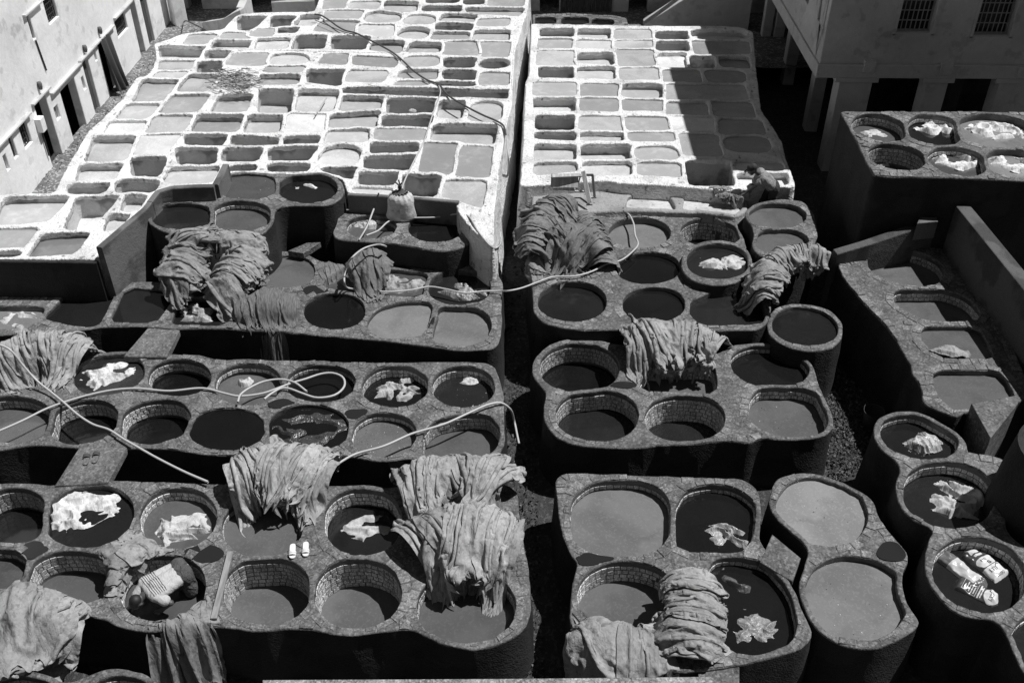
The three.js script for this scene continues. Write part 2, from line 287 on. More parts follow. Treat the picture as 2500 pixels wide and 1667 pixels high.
function rimStones(g, s, out, on, basins, hn) {
  const cont = [{ c: out, nm: on.map(n => ({ x: -n.x, z: -n.z })), hole: false }, ...basins.map(b => ({ c: b.c, nm: b.nm, hole: true }))];
  const pieces = [], h = s.h;
  const clear = (p, self) => { let m = 1e9; cont.forEach((k, i) => { if (i === self) return; const d = distTo(p, k.c); if (d < m) m = d; }); return m; };
  cont.forEach((k, ki) => {
    if (!k.hole && !s.edgeStones) return;
    const n = k.c.length; let i = 0;
    while (i < n) {
      const step = Math.max(1, Math.round(rr(0.11, 0.2) / (s.ds ?? 0.08))), j = Math.min(n, i + step);
      const a = k.c[i], b = k.c[j % n], na = k.nm[i], nb = k.nm[j % n];
      let w = rr(0.14, 0.19); const mid = { x: (a.x + b.x) / 2 + (na.x + nb.x) / 2 * w, z: (a.z + b.z) / 2 + (na.z + nb.z) / 2 * w };
      const cl = clear(mid, ki); if (cl < 0.09) w = Math.max(0.05, w - (0.09 - cl));
      const tx = b.x - a.x, tz = b.z - a.z, l = Math.hypot(tx, tz) || 1, gp = 0.008, r0 = 0.01;
      const ok = fbm(a.x * 0.9, a.z * 0.9, 2, 401) > 0.3;
      if (ok && l > 0.05 && (k.hole || cl > 0.1)) {
        const A = [a.x + na.x * r0 + tx / l * gp, a.z + na.z * r0 + tz / l * gp], B = [b.x + nb.x * r0 - tx / l * gp, b.z + nb.z * r0 - tz / l * gp], C = [b.x + nb.x * w - tx / l * gp, b.z + nb.z * w - tz / l * gp], D = [a.x + na.x * w + tx / l * gp, a.z + na.z * w + tz / l * gp];
        if ([A, B, C, D].every(([x, z]) => { const p = { x, z }; return inside(p, out) && !cont.some((o, oi) => o.hole && inside(p, o.c) && true); })) pieces.push({ q: [A, B, C, D], m: mid });
      }
      i = j;
    }
  });
  // infill cobbles between the rings
  let x0 = 1e9, x1 = -1e9, z0 = 1e9, z1 = -1e9; out.forEach(p => { x0 = Math.min(x0, p.x); x1 = Math.max(x1, p.x); z0 = Math.min(z0, p.z); z1 = Math.max(z1, p.z); });
  const cs = 0.15;
  for (let z = z0; z < z1; z += cs) for (let x = x0 + (Math.round(z / cs) % 2) * cs * 0.5; x < x1; x += cs) {
    const p = { x: x + rr(-0.02, 0.02), z: z + rr(-0.02, 0.02) };
    if (!inside(p, out) || distTo(p, out) < (s.edgeStones ? 0.27 : 0.12)) continue;
    let bad = false; for (const b of basins) if (inside(p, b.c) || distTo(p, b.c) < 0.265) { bad = true; break; }
    if (bad || fbm(p.x * 0.9, p.z * 0.9, 2, 403) < 0.44) continue;
    const e = cs * 0.5 - 0.006, j = () => rr(-0.014, 0.006), an = rr(-0.15, 0.15), ca = Math.cos(an), sa = Math.sin(an);
    const q = [[-e - j(), -e - j()], [e + j(), -e - j()], [e + j(), e + j()], [-e - j(), e + j()]].map(([u, v]) => [p.x + u * ca - v * sa, p.z + u * sa + v * ca]);
    pieces.push({ q, m: p });
  }
  const rank = pieces.map(p => ({ p, d: Math.hypot(p.m.x, p.m.z) })).sort((a, b) => a.d - b.d);
  const rest = [[], [], [], []], LIM = s.pieceLimit ?? 300;
  rank.forEach(({ p }, i) => {
    const y = h + hn(p.m.x, p.m.z), top = y + rr(0.004, 0.014), lst = [...p.q, y - 0.03, top, 0.006], v = Math.floor(rnd() * 4);
    if (i < LIM) mesh('rim_stone', slabGeo([lst]), M.stones[v], g); else rest[v].push(lst);
  });
  rest.forEach((l, v) => { if (l.length) { const m = mesh('paving_stones', slabGeo(l), M.stones[v], g); m.userData.kind = 'stuff'; } });
}
function tileLining(c, nm, y1, y0) {
  const rows = Math.floor((y1 - y0) / 0.085); if (rows < 1) return null;
  const n = c.length, L = [0]; for (let i = 0; i < n; i++) { const p = c[i], q = c[(i + 1) % n]; L.push(L[i] + Math.hypot(q.x - p.x, q.z - p.z)); }
  const at = s => { s = ((s % L[n]) + L[n]) % L[n]; let j = 0; while (L[j + 1] < s) j++; const t = (s - L[j]) / (L[j + 1] - L[j]), p = c[j], q = c[(j + 1) % n], a = nm[j], b = nm[(j + 1) % n]; return { x: p.x + (q.x - p.x) * t, z: p.z + (q.z - p.z) * t, nx: a.x + (b.x - a.x) * t, nz: a.z + (b.z - a.z) * t }; };
  const pos = [], idx = [];
  for (let r = 0; r < rows; r++) {
    const yt = y1 - r * 0.085 - 0.004, yb = yt - 0.077; let s = (r % 2) * 0.05 + rnd() * 0.03; const end = s + L[n];
    while (s < end - 0.04) {
      const w = Math.min(rr(0.085, 0.12), end - s); const A = at(s + 0.004), B = at(s + w - 0.004), pr = rr(0.005, 0.012), o = pos.length / 3, c1 = 0.004;
      const P4 = (q, d, y) => pos.push(q.x - q.nx * d, y, q.z - q.nz * d);
      P4(A, -0.004, yb); P4(B, -0.004, yb); P4(B, -0.004, yt); P4(A, -0.004, yt);
      const Ai = at(s + 0.008), Bi = at(s + w - 0.008); P4(Ai, pr, yb + c1); P4(Bi, pr, yb + c1); P4(Bi, pr, yt - c1); P4(Ai, pr, yt - c1);
      idx.push(o + 4, o + 5, o + 6, o + 4, o + 6, o + 7); for (let i = 0; i < 4; i++) { const j = (i + 1) % 4; idx.push(o + i, o + j, o + 4 + j, o + i, o + 4 + j, o + 4 + i); }
      s += w;
    }
  }
  const g = new THREE.BufferGeometry(); g.setAttribute('position', new THREE.Float32BufferAttribute(pos, 3)); g.setIndex(idx); const q = g.toNonIndexed(); q.computeVertexNormals(); return boxUV(q);
}
/* ---------- ground ---------- */
{
  const g = new THREE.PlaneGeometry(120, 120, 160, 160); g.rotateX(-Math.PI / 2); g.translate(0, 0, -20);
  const p = g.attributes.position; for (let i = 0; i < p.count; i++) p.setY(i, 0.08 * (fbm(p.getX(i) * 1.5, p.getZ(i) * 1.5, 3, 501) - 0.5)); g.computeVertexNormals();
  structure('ground', boxUV(g), M.ground, 'dark wet trodden ground between the vats');
}
/* ---------- white lime vats ---------- */
const zA = Z4(180, 0), zB = Z4(720, 0), zC = Z4(0, 290), zD = Z4(500, 200), zE = Z4(720, 180), zF = Z4(1270, 40), zG = Z4(1380, 300);
// each row: eight numbers for the four corners of the opening, then the height of the shaded wall seen above the liquid, then the liquid's tone
const whiteLeft = [
  [zA, [1615, 160, 1860, 155, 1730, 280, 1620, 280, 130, .5], [1940, 155, 2165, 150, 2110, 255, 1940, 255, 130, .5], [2230, 140, 2400, 135, 2330, 235, 2130, 240, 50, .7], [1770, 275, 1955, 275, 1910, 345, 1680, 345, 5, .6], [2000, 265, 2180, 265, 2150, 305, 2000, 305, 60, .4], [1480, 315, 1680, 320, 1720, 365, 1430, 360, 4, .6], [1140, 335, 1375, 335, 1270, 425, 1080, 425, 5, .55], [1370, 390, 1710, 390, 1670, 462, 1365, 462, 65, .8], [1815, 365, 2095, 365, 2060, 465, 1780, 465, 35, .8],
    [825, 445, 1260, 450, 1190, 565, 855, 565, 100, .8], [1295, 490, 1510, 490, 1460, 565, 1300, 565, 70, .7], [1560, 515, 1880, 515, 1850, 630, 1480, 625, 4, .55], [1940, 520, 2260, 520, 2290, 610, 1900, 630, 18, .7, .5], [1880, 645, 2240, 645, 2210, 705, 1870, 705, 5, .5], [855, 590, 1165, 590, 1110, 675, 845, 675, 10, .5], [1225, 600, 1430, 600, 1400, 705, 1225, 705, 115, .4], [840, 690, 1100, 690, 1040, 755, 775, 755, 4, .6], [1845, 720, 2185, 720, 2165, 815, 1820, 815, 45, .5],
    [1120, 725, 1390, 725, 1280, 880, 1030, 880, 35, .5], [690, 770, 1000, 770, 860, 975, 590, 970, 40, .5], [950, 925, 1305, 920, 1180, 1085, 835, 1085, 22, .45], [530, 1010, 830, 1010, 710, 1145, 430, 1145, 22, .65], [1435, 930, 1725, 920, 1650, 1090, 1350, 1090, 62, .55], [1830, 870, 2140, 880, 2095, 1085, 1820, 1085, 155, .6], [370, 1180, 700, 1180, 650, 1290, 310, 1290, 20, .8], [800, 1125, 1150, 1130, 1020, 1285, 680, 1295, 14, .5], [1215, 1120, 1645, 1115, 1570, 1275, 1165, 1280, 68, .42], [1710, 1125, 2040, 1120, 1995, 1270, 1680, 1280, 72, .65], [210, 1330, 610, 1320, 495, 1560, 120, 1560, 72, .55], [660, 1310, 1010, 1305, 890, 1510, 580, 1510, 4, .7], [1100, 1310, 1480, 1310, 1420, 1405, 1110, 1410, 120, .4]],
  [zC, [800, 440, 1170, 430, 1080, 590, 760, 595, 72, .75], [1295, 370, 1590, 370, 1550, 540, 1310, 540, 200, .4], [1725, 285, 2110, 280, 2070, 420, 1765, 430, 170, .4], [1645, 480, 2110, 470, 2040, 610, 1610, 600, 40, .7], [685, 640, 1040, 630, 985, 715, 690, 715, 100, .5], [1145, 600, 1530, 600, 1480, 700, 1155, 705, 130, .45], [60, 770, 640, 760, 450, 990, -60, 1010, 65, .65], [760, 770, 1130, 750, 880, 1055, 650, 1070, 200, .85], [1240, 740, 1400, 745, 1320, 890, 1200, 890, 95, .75], [1085, 930, 1230, 935, 1130, 1050, 1030, 1075, 65, .7], [-60, 1080, 340, 1075, 200, 1240, -80, 1240, 12, .45], [410, 1140, 840, 1110, 690, 1300, 285, 1325, 52, .25], [-80, 1300, 180, 1290, 140, 1340, -80, 1345, 55, .3]],
  [zD, [925, 75, 1290, 80, 1220, 270, 890, 270, 62, .68], [1370, 130, 1720, 125, 1690, 250, 1330, 270, 58, .6], [1800, 150, 2245, 150, 2200, 300, 1800, 300, 190, .4], [820, 300, 1160, 310, 1140, 470, 780, 480, 10, .85], [1240, 310, 1690, 290, 1650, 430, 1220, 430, 52, .6], [1745, 330, 2210, 320, 2160, 425, 1755, 425, 140, .4], [275, 520, 715, 545, 700, 590, 280, 605, 130, .4], [770, 530, 1105, 530, 1075, 590, 770, 590, 100, .4], [1220, 460, 1590, 455, 1560, 575, 1180, 575, 24, .75], [1680, 455, 2145, 455, 2140, 555, 1675, 550, 4, .5], [185, 645, 540, 640, 490, 755, 185, 755, 140, .4], [640, 640, 1075, 630, 980, 755, 650, 755, 150, .4], [1190, 620, 1490, 620, 1480, 800, 1100, 800, 42, .75, .45], [1640, 590, 2080, 590, 2060, 685, 1640, 685, 130, .4], [1580, 725, 2050, 710, 1970, 840, 1585, 838, 150, .4], [225, 825, 480, 815, 465, 850, 235, 855, 110, .4], [640, 795, 1000, 800, 985, 855, 640, 855, 110, .4], [1150, 845, 1460, 830, 1400, 945, 1290, 905, 150, .4], [1530, 870, 1875, 880, 1810, 1005, 1530, 990, 160, .45], [1460, 1035, 1800, 1045, 1800, 1075, 1440, 1068, 12, .8], [1960, 900, 2285, 890, 2240, 1100, 1940, 1085, 230, .45]],
  [zE, [1425, 255, 1640, 260, 1600, 425, 1410, 415, 95, .55], [1755, 265, 2010, 270, 1990, 455, 1705, 455, 22, .55, .3], [1370, 490, 1950, 500, 1920, 665, 1340, 640, 100, .5], [1285, 668, 1570, 672, 1520, 970, 1235, 950, 5, .4], [1620, 705, 1905, 710, 1870, 995, 1590, 985, 8, .45], [1500, 1040, 1840, 1045, 1800, 1290, 1445, 1180, 15, .6]],
  [zB, [310, -30, 500, -30, 470, 75, 285, 75, 4, .55], [560, 10, 830, 10, 780, 80, 520, 75, 9, .6], [885, 10, 1185, 15, 1165, 105, 900, 100, 42, .65], [1300, -25, 1590, -25, 1575, 15, 1300, 15, 60, .4], [1265, 52, 1610, 52, 1605, 105, 1260, 97, 80, .4], [1665, -25, 1850, -25, 1840, 30, 1670, 35, 70, .4], [1900, -30, 2220, -30, 2210, 55, 1885, 45, 4, .5], [1680, 75, 2225, 80, 2170, 145, 1710, 120, 35, .55], [310, 95, 650, 100, 620, 175, 290, 168, 5, .6], [720, 105, 1025, 110, 1000, 220, 670, 215, 22, .6, .5], [1120, 140, 1355, 150, 1350, 235, 1050, 225, 8, .6, .5], [1460, 135, 1760, 140, 1740, 205, 1420, 200, 38, .65], [1800, 185, 2080, 175, 2060, 245, 1790, 240, 5, .6], [260, 195, 610, 205, 590, 320, 195, 295, 14, .5], [620, 238, 950, 240, 930, 350, 580, 310, 4, .85], [1060, 260, 1310, 270, 1290, 380, 990, 350, 42, .6, .5], [1395, 225, 1720, 225, 1700, 290, 1395, 290, 90, .4], [1365, 305, 1690, 310, 1685, 370, 1335, 372, 24, .5], [1770, 295, 2085, 295, 2070, 378, 1750, 378, 35, .55], [30, 340, 290, 345, 255, 465, -20, 465, 130, .5], [375, 350, 720, 345, 660, 475, 375, 465, 140, .45], [775, 390, 1050, 395, 1010, 505, 750, 480, 52, .5], [1150, 410, 1430, 415, 1420, 500, 1100, 500, 58, .6], [1475, 405, 1770, 405, 1785, 525, 1460, 525, 4, .52], [1820, 405, 2085, 410, 2060, 550, 1845, 540, 4, .55], [310, 515, 500, 525, 475, 625, 240, 610, 4, .42], [580, 545, 990, 565, 960, 645, 590, 628, 4, .4], [1070, 552, 1410, 545, 1370, 640, 1060, 640, 5, .5, .5], [1470, 565, 1750, 560, 1720, 645, 1480, 640, 110, .4], [1820, 575, 2075, 580, 2060, 660, 1820, 655, 110, .4, .4], [125, 678, 475, 680, 420, 825, 150, 795, 190, .4], [530, 690, 885, 690, 840, 790, 495, 785, 5, .58], [1040, 685, 1390, 678, 1350, 770, 1030, 742, 28, .45], [1000, 795, 1290, 792, 1290, 825, 1000, 820, 4, .5], [1440, 680, 1755, 685, 1745, 770, 1480, 765, 120, .4], [1400, 797, 1750, 795, 1750, 825, 1400, 825, 60, .4], [1830, 705, 2085, 710, 2065, 815, 1805, 810, 9, .52],
    [480, 852, 2075, 875, 2075, 945, 485, 892, 120, .35]],
];
const whiteRight = [
  [zF, [215, 120, 505, 120, 500, 190, 215, 188, 68, .6], [590, 120, 885, 125, 870, 212, 580, 192, 55, .8], [925, 125, 1255, 125, 1270, 210, 930, 210, 4, .6], [1345, 150, 1620, 145, 1625, 218, 1350, 215, 100, .4], [1680, 120, 2230, 150, 2220, 210, 1690, 210, 60, .8, .4], [200, 222, 495, 222, 490, 298, 190, 295, 4, .6], [565, 232, 890, 237, 885, 305, 560, 298, 4, .72], [930, 235, 1275, 232, 1275, 298, 930, 290, 4, .62], [1355, 245, 1630, 245, 1630, 330, 1355, 322, 120, .4], [1700, 240, 2220, 240, 2230, 360, 1730, 365, 4, .4], [185, 335, 510, 335, 510, 468, 180, 465, 4, .65], [575, 355, 900, 350, 900, 463, 570, 440, 72, .8], [945, 325, 1280, 325, 1330, 475, 985, 475, 4, .5], [1345, 365, 1605, 360, 1610, 485, 1370, 485, 28, .9], [1665, 388, 1895, 392, 1880, 488, 1690, 485, 120, .35], [1960, 392, 2210, 402, 2230, 495, 1980, 475, 30, .4], [200, 495, 515, 492, 520, 585, 210, 578, 120, .4], [570, 495, 910, 495, 910, 598, 570, 588, 38, .78], [985, 505, 1330, 500, 1355, 608, 1000, 606, 4, .55], [1405, 525, 1730, 520, 1760, 636, 1410, 628, 5, .5], [1810, 520, 2180, 530, 2190, 636, 1860, 636, 4, .4, .25], [145, 642, 525, 642, 525, 763, 150, 763, 5, .62], [610, 655, 950, 660, 940, 772, 615, 768, 5, .48], [1020, 657, 1385, 662, 1385, 788, 1005, 768, 58, .62], [1440, 662, 2170, 667, 2210, 802, 1440, 797, 4, .5], [155, 790, 520, 790, 525, 912, 165, 908, 92, .8], [610, 797, 935, 797, 935, 912, 595, 912, 4, .46], [1020, 812, 1385, 822, 1380, 912, 1035, 908, 5, .46], [1445, 835, 1810, 835, 1845, 965, 1445, 938, 14, .48], [1890, 827, 2240, 837, 2280, 975, 1900, 960, 4, .4], [175, 967, 520, 972, 520, 1088, 175, 1088, 140, .4], [590, 977, 960, 977, 990, 1102, 580, 1098, 5, .55], [1040, 982, 1415, 987, 1440, 1102, 1050, 1102, 5, .55], [1510, 967, 1895, 982, 1880, 1110, 1520, 1098, 4, .85], [1950, 1005, 2340, 1010, 2380, 1138, 1980, 1138, 4, .38], [170, 1132, 525, 1132, 525, 1192, 170, 1184, 90, .4], [610, 1132, 985, 1137, 990, 1202, 615, 1198, 40, .6], [1080, 1132, 1475, 1132, 1505, 1202, 1085, 1202, 4, .5], [1570, 1147, 1910, 1152, 1955, 1350, 1630, 1340, 4, .46], [2015, 1170, 2400, 1170, 2440, 1320, 2030, 1305, 4, .38, .3], [170, 1247, 520, 1252, 515, 1382, 165, 1378, 62, .6], [620, 1257, 1055, 1252, 1065, 1370, 630, 1382, 105, .75], [1130, 1272, 1500, 1267, 1540, 1390, 1130, 1378, 14, .6, .3], [165, 1432, 525, 1427, 525, 1500, 160, 1528, 28, .55], [640, 1422, 1060, 1422, 1060, 1535, 640, 1535, 38, .7], [1170, 1427, 1545, 1432, 1550, 1555, 1180, 1535, 14, .58]],
  [zG, [1200, 372, 1590, 375, 1630, 605, 1240, 590, 290, .25], [1700, 490, 2150, 500, 2150, 600, 1720, 560, 62, .8], [1690, 385, 2100, 392, 2115, 452, 1705, 446, 6, .75]],
];
function whiteHoles(tab, h) {
  const out = [];
  for (const [z, ...rows] of tab) for (const r of rows) {
    const px = [[r[0], r[1]], [r[2], r[3]], [r[4], r[5]], [r[6], r[7]]].map(([x, y]) => z(x, y)), c = polyPx(px, h);
    // metres per zoomed pixel of upright wall at this distance
    const m = P(px[0][0], px[0][1], h), d = Math.hypot(m.x, m.z, CAMY - h), cosv = Math.hypot(m.x, m.z) / d, pxm = FPX / d * cosv * 4 * 1.07;
    out.push({ c: roundCorners(c, r[10] ?? 0.025), depth: 0.03 + r[8] / pxm, tone: r[9] * 0.88 });
  }
  return out;
}
const HWL = 2.05, HWR = 1.75;
const pxs = (a) => { const o = []; for (let i = 0; i < a.length; i += 2) o.push([a[i], a[i + 1]]); return o; };
const WL = buildBlock({ name: 'limewashed_vat_block', label: 'large white limewashed block of square vats beside the building with doors', cat: 'vat block', group: 'white lime vat blocks', h: HWL, grow: 0.08, bevel: 0.03, crust: 0.11, undul: 0.03, wob: 0.018, ds: 0.08, flare: 0.12, scum: true, mats: { body: M.lime, lining: M.limeLining }, holes: whiteHoles(whiteLeft, HWL),
  outline: roundCorners(polyPx(pxs([542, 72, 450, 81, 375, 107, 380, 140, 372, 165, 357, 186, 330, 190, 297, 242, 242, 297, 215, 322, 180, 375, 168, 395, 142, 450, 130, 471, 25, 473, -40, 482, -60, 632, 0, 632, 232, 634, 248, 600, 350, 512, 385, 466, 530, 456, 547, 426, 690, 424, 790, 424, 835, 436, 849, 473, 1112, 496, 1120, 520, 1162, 572, 1205, 603, 1207, 515, 1220, 405, 1232, 330, 1250, 255, 1251, 225, 1257, 125, 1288, 25, 1295, -30, 790, -30, 777, 0, 767, 27, 605, 31, 575, 37]), HWL), 0.12) });
const WR = buildBlock({ name: 'limewashed_vat_block', label: 'white limewashed block of square vats half in the shade of the tall building', cat: 'vat block', group: 'white lime vat blocks', h: HWR, grow: 0.08, bevel: 0.03, crust: 0.11, undul: 0.03, wob: 0.018, ds: 0.08, flare: 0.12, scum: true, mats: { body: M.lime, lining: M.limeLining }, holes: whiteHoles(whiteRight, HWR),
  outline: roundCorners(polyPx(pxs([1297, 57, 1292, 180, 1282, 200, 1280, 277, 1277, 350, 1272, 430, 1268, 455, 1477, 440, 1520, 446, 1680, 456, 1795, 467, 1835, 462, 1860, 456, 1941, 455, 1942, 445, 1920, 390, 1912, 350, 1895, 320, 1857, 265, 1847, 165, 1840, 77, 1807, 66, 1740, 63, 1420, 61, 1322, 58]), HWR), 0.12) });
/* ---------- stone dye vats ---------- */
const ell = (cx, cy, rx, ry, depth, tone, o = {}) => ({ e: [cx, cy, rx, ry], depth, tone, ...o });
const pol = (a, depth, tone, o = {}) => ({ p: pxs(a), depth, tone, ...o });
const blocks = { WL: { ...WL, h: HWL }, WR: { ...WR, h: HWR } };
function dyeBlock(key, label, h, outline, holes, o = {}) {
  const hs = holes.map(q => ({ ...q, c: q.e ? ellPx(...q.e, h, q.rot ?? 0, q.n ?? 2.2) : roundCorners(polyPx(q.p, h), q.rad ?? 0.14), tone: q.tone < 0.08 ? q.tone * 0.34 : q.tone * 0.98 }));
  blocks[key] = buildBlock({ name: o.name ?? 'dye_vat_block', label, cat: o.cat ?? 'vat block', group: o.group ?? 'stone dye vat blocks', h, grow: 0.05, bevel: 0.025, crust: 0, undul: 0.018, wob: o.wob ?? 0.018, ds: 0.07, flare: o.flare ?? 0.06, base: o.base, mats: { body: M.dye, lining: M.dyeWet, side: M.dyeSideShaded }, tiles: true, stones: true, edgeStones: o.edge ?? true, pieceLimit: o.limit ?? 300, holes: hs,
    outline: Array.isArray(outline[0]) ? ellPx(...outline[0], h, outline[1] ?? 0, outline[2] ?? 2.2) : roundCorners(polyPx(pxs(outline), h), o.rad ?? 0.3) });
  blocks[key].h = h;
}
dyeBlock('D1', 'raised cluster of four dark round vats against the white block', 2.12,
  [358, 545, 362, 505, 385, 470, 415, 460, 520, 456, 548, 425, 580, 418, 690, 424, 800, 420, 832, 440, 845, 472, 807, 502, 672, 502, 666, 545, 640, 574, 570, 592, 500, 590, 440, 577, 395, 565],
  [ell(605, 455, 67, 29, 0.06, .085, { n: 2.5 }), ell(750, 459, 68, 33, 0.16, .05), ell(586, 527, 71, 35, 0.22, .1), ell(445, 527, 72, 29, 0.1, .06)]);
dyeBlock('D2', 'low rounded vat block under the tied white sack', 1.7,
  [835, 503, 980, 508, 1130, 522, 1152, 545, 1156, 575, 1140, 600, 1100, 612, 1060, 612, 1000, 600, 940, 592, 880, 590, 818, 584, 812, 570],
  [ell(906, 553, 56, 25, 0.18, .1), ell(1063, 555, 61, 32, 0.12, .03)]);
dyeBlock('D3', 'vat block with square and round dark pools below the white block', 1.2,
  [-60, 820, 60, 815, 205, 806, 245, 798, 345, 796, 420, 801, 560, 801, 600, 806, 695, 812, 760, 815, 870, 826, 950, 833, 1050, 846, 1120, 856, 1205, 851, 1220, 835, 1226, 800, 1225, 715, 1228, 690, 1205, 655, 1165, 643, 1100, 648, 1040, 656, 950, 650, 800, 646, 740, 616, 665, 612, 640, 622, 430, 688, 180, 686, -60, 690],
  [pol([-60, 750, 105, 752, 75, 797, -60, 802], 0.12, .2), pol([181, 705, 280, 706, 238, 791, 203, 797, 110, 775], 0.06, .045), pol([310, 705, 411, 712, 417, 725, 378, 783, 272, 783], 0.05, .045), pol([420, 788, 444, 728, 554, 731, 565, 766, 543, 790], 0.12, .04), ell(703, 663, 60, 36, 0.05, .13), pol([790, 690, 800, 700, 845, 705, 1025, 724, 1036, 690, 1040, 668, 950, 660, 850, 656], 0.1, .08), ell(1121, 701, 71, 39, 0.13, .06), ell(816, 759, 69, 41, 0.07, .02), pol([900, 785, 925, 755, 985, 740, 1040, 738, 1050, 748, 1038, 795, 1020, 820, 940, 822, 905, 805], 0.1, .22), pol([1075, 752, 1090, 750, 1160, 752, 1190, 773, 1194, 800, 1177, 832, 1120, 842, 1065, 833, 1062, 815, 1075, 770], 0.14, .2)]);
dyeBlock('D4', 'long platform of thirteen round vats in two rows with hoses over it', 1.1,
  [-60, 965, 0, 957, 60, 946, 140, 935, 165, 900, 200, 868, 236, 861, 302, 857, 411, 865, 488, 864, 535, 882, 590, 875, 690, 881, 798, 879, 867, 886, 957, 883, 1207, 884, 1228, 957, 1233, 1048, 1234, 1080, 1214, 1112, 1150, 1132, 1059, 1130, 1004, 1117, 935, 1127, 867, 1116, 826, 1109, 690, 1114, 576, 1112, 507, 1109, 411, 1096, 302, 1095, 192, 1095, 82, 1084, 0, 1098, -60, 1106],
  [ell(265, 914, 81, 44, 0.1, .07, { rot: -9 }), ell(436, 921, 70, 40, 0.34, .02), ell(605, 937, 75, 46, 0.25, .13), ell(782, 934, 79, 41, 0.18, .02), ell(964, 942, 75, 46, 0.28, .035), ell(1131, 943, 70, 46, 0.26, .055), ell(28, 1023, 90, 52, 0.3, .1), ell(204, 1029, 80, 48, 0.4, .035, { rot: -8 }), ell(378, 1029, 82, 49, 0.42, .025, { rot: -8 }), ell(554, 1047, 86, 47, 0.04, .02), ell(752, 1045, 93, 54, 0.08, .02), ell(937, 1060, 72, 49, 0.22, .14), pol([1038, 1112, 1042, 1055, 1067, 1027, 1130, 1013, 1190, 1013, 1210, 1040, 1214, 1065, 1203, 1098, 1150, 1116], 0.38, .1)]);
dyeBlock('D5', 'near platform of big round vats where a man bends inside one', 1.1,
  [-60, 1180, 0, 1179, 69, 1177, 130, 1184, 192, 1175, 247, 1171, 356, 1175, 530, 1180, 700, 1185, 828, 1187, 894, 1182, 949, 1190, 1060, 1182, 1200, 1172, 1262, 1190, 1272, 1265, 1278, 1320, 1292, 1400, 1297, 1484, 1285, 1530, 1240, 1565, 1168, 1590, 1086, 1577, 1035, 1550, 1004, 1535, 922, 1543, 853, 1551, 812, 1546, 743, 1530, 620, 1540, 540, 1528, 450, 1530, 356, 1545, 288, 1530, 258, 1512, 165, 1500, 60, 1490, -60, 1475],
  [ell(32, 1258, 78, 62, 0.5, .04), ell(215, 1260, 102, 70, 0.12, .04, { rot: -6 }), ell(433, 1264, 86, 68, 0.28, .1), ell(-2, 1388, 57, 43, 0.25, .08), ell(170, 1410, 101, 60, 0.5, .09), ell(395, 1434, 98, 74, 0.42, .08), ell(650, 1440, 100, 76, 0.62, .13), ell(873, 1447, 98, 79, 0.62, .13), ell(885, 1272, 87, 76, 0.4, .05), ell(640, 1286, 92, 66, 0.2, .12), ell(1138, 1480, 112, 82, 0.3, .1), ell(1125, 1290, 112, 66, 0.3, .05)]);
dyeBlock('D6', 'pair of round vat rims cut off by the near left edge', 1.1,
  [-60, 1650, 0, 1631, 60, 1630, 120, 1645, 150, 1668, 190, 1660, 240, 1636, 300, 1631, 350, 1643, 400, 1675, 420, 1740, 400, 1800, -60, 1800],
  [ell(50, 1718, 82, 62, 0.3, .05), ell(295, 1718, 84, 62, 0.3, .05)]);
dyeBlock('E1', 'vat block with a heap of dark hides at its corner, right of the channel', 1.34,
  [1298, 690, 1300, 740, 1303, 762, 1322, 789, 1404, 806, 1509, 803, 1650, 806, 1788, 806, 1857, 804, 1879, 780, 1885, 730, 1850, 672, 1828, 620, 1815, 575, 1800, 548, 1770, 535, 1727, 528, 1605, 523, 1520, 521, 1457, 523, 1400, 530, 1300, 560, 1290, 640],
  [ell(1562, 568, 70, 34, 0.16, .2), ell(1739, 566, 72, 32, 0.55, .03), ell(1582, 653, 73, 35, 0.1, .02), ell(1397, 736, 77, 45, 0.14, .05), ell(1596, 743, 69, 40, 0.1, .035), pol([1690, 736, 1755, 712, 1838, 694, 1866, 775, 1850, 787, 1717, 792, 1692, 770], 0.12, .06), ell(1388, 640, 78, 34, 0.3, .03)]);
dyeBlock('E1R', 'free round vat holding pale hides, raised above its neighbours', 1.52, [[1751, 641, 87, 55]], [ell(1753, 637, 70, 40, 0.12, .06)], { name: 'round_dye_vat', cat: 'vat', group: 'round dye vats', edge: false });
dyeBlock('E2', 'pair of round vats beside the bending man in the cap', 1.62,
  [1813, 522, 1842, 496, 1905, 484, 1962, 490, 1990, 520, 2000, 570, 1985, 612, 1930, 640, 1870, 633, 1835, 606, 1843, 560],
  [ell(1896, 526, 68, 27, 0.12, .14), ell(1908, 588, 60, 28, 0.12, .12)]);
dyeBlock('E3R', 'single round vat with brim-full dark dye beside the raised tank', 1.3, [[1967, 798, 93, 57], 8], [ell(1966, 796, 74, 42, 0.07, .05, { rot: 8 })], { name: 'round_dye_vat', cat: 'vat', group: 'round dye vats', edge: false });
dyeBlock('E3', 'vat block with deep tile lined round vats right of the channel', 1.1,
  [1298, 899, 1308, 870, 1345, 836, 1400, 825, 1450, 825, 1500, 838, 1570, 850, 1640, 866, 1750, 868, 1788, 840, 1871, 834, 1926, 847, 1986, 886, 1997, 938, 2035, 1012, 2037, 1045, 2013, 1065, 1942, 1076, 1860, 1068, 1835, 1084, 1761, 1074, 1706, 1084, 1624, 1084, 1550, 1094, 1432, 1092, 1372, 1079, 1333, 1040, 1324, 998, 1338, 957, 1305, 930],
  [ell(1415, 897, 91, 56, 0.5, .03), ell(1458, 1013, 94, 58, 0.46, .06), ell(1673, 1020, 91, 52, 0.6, .06), ell(1880, 893, 90, 46, 0.2, .025, { rot: 6 }), ell(1928, 1003, 92, 58, 0.3, .12, { rot: 10, n: 2.6 }), pol([1566, 950, 1590, 893, 1740, 893, 1744, 956], 0.35, .12)]);
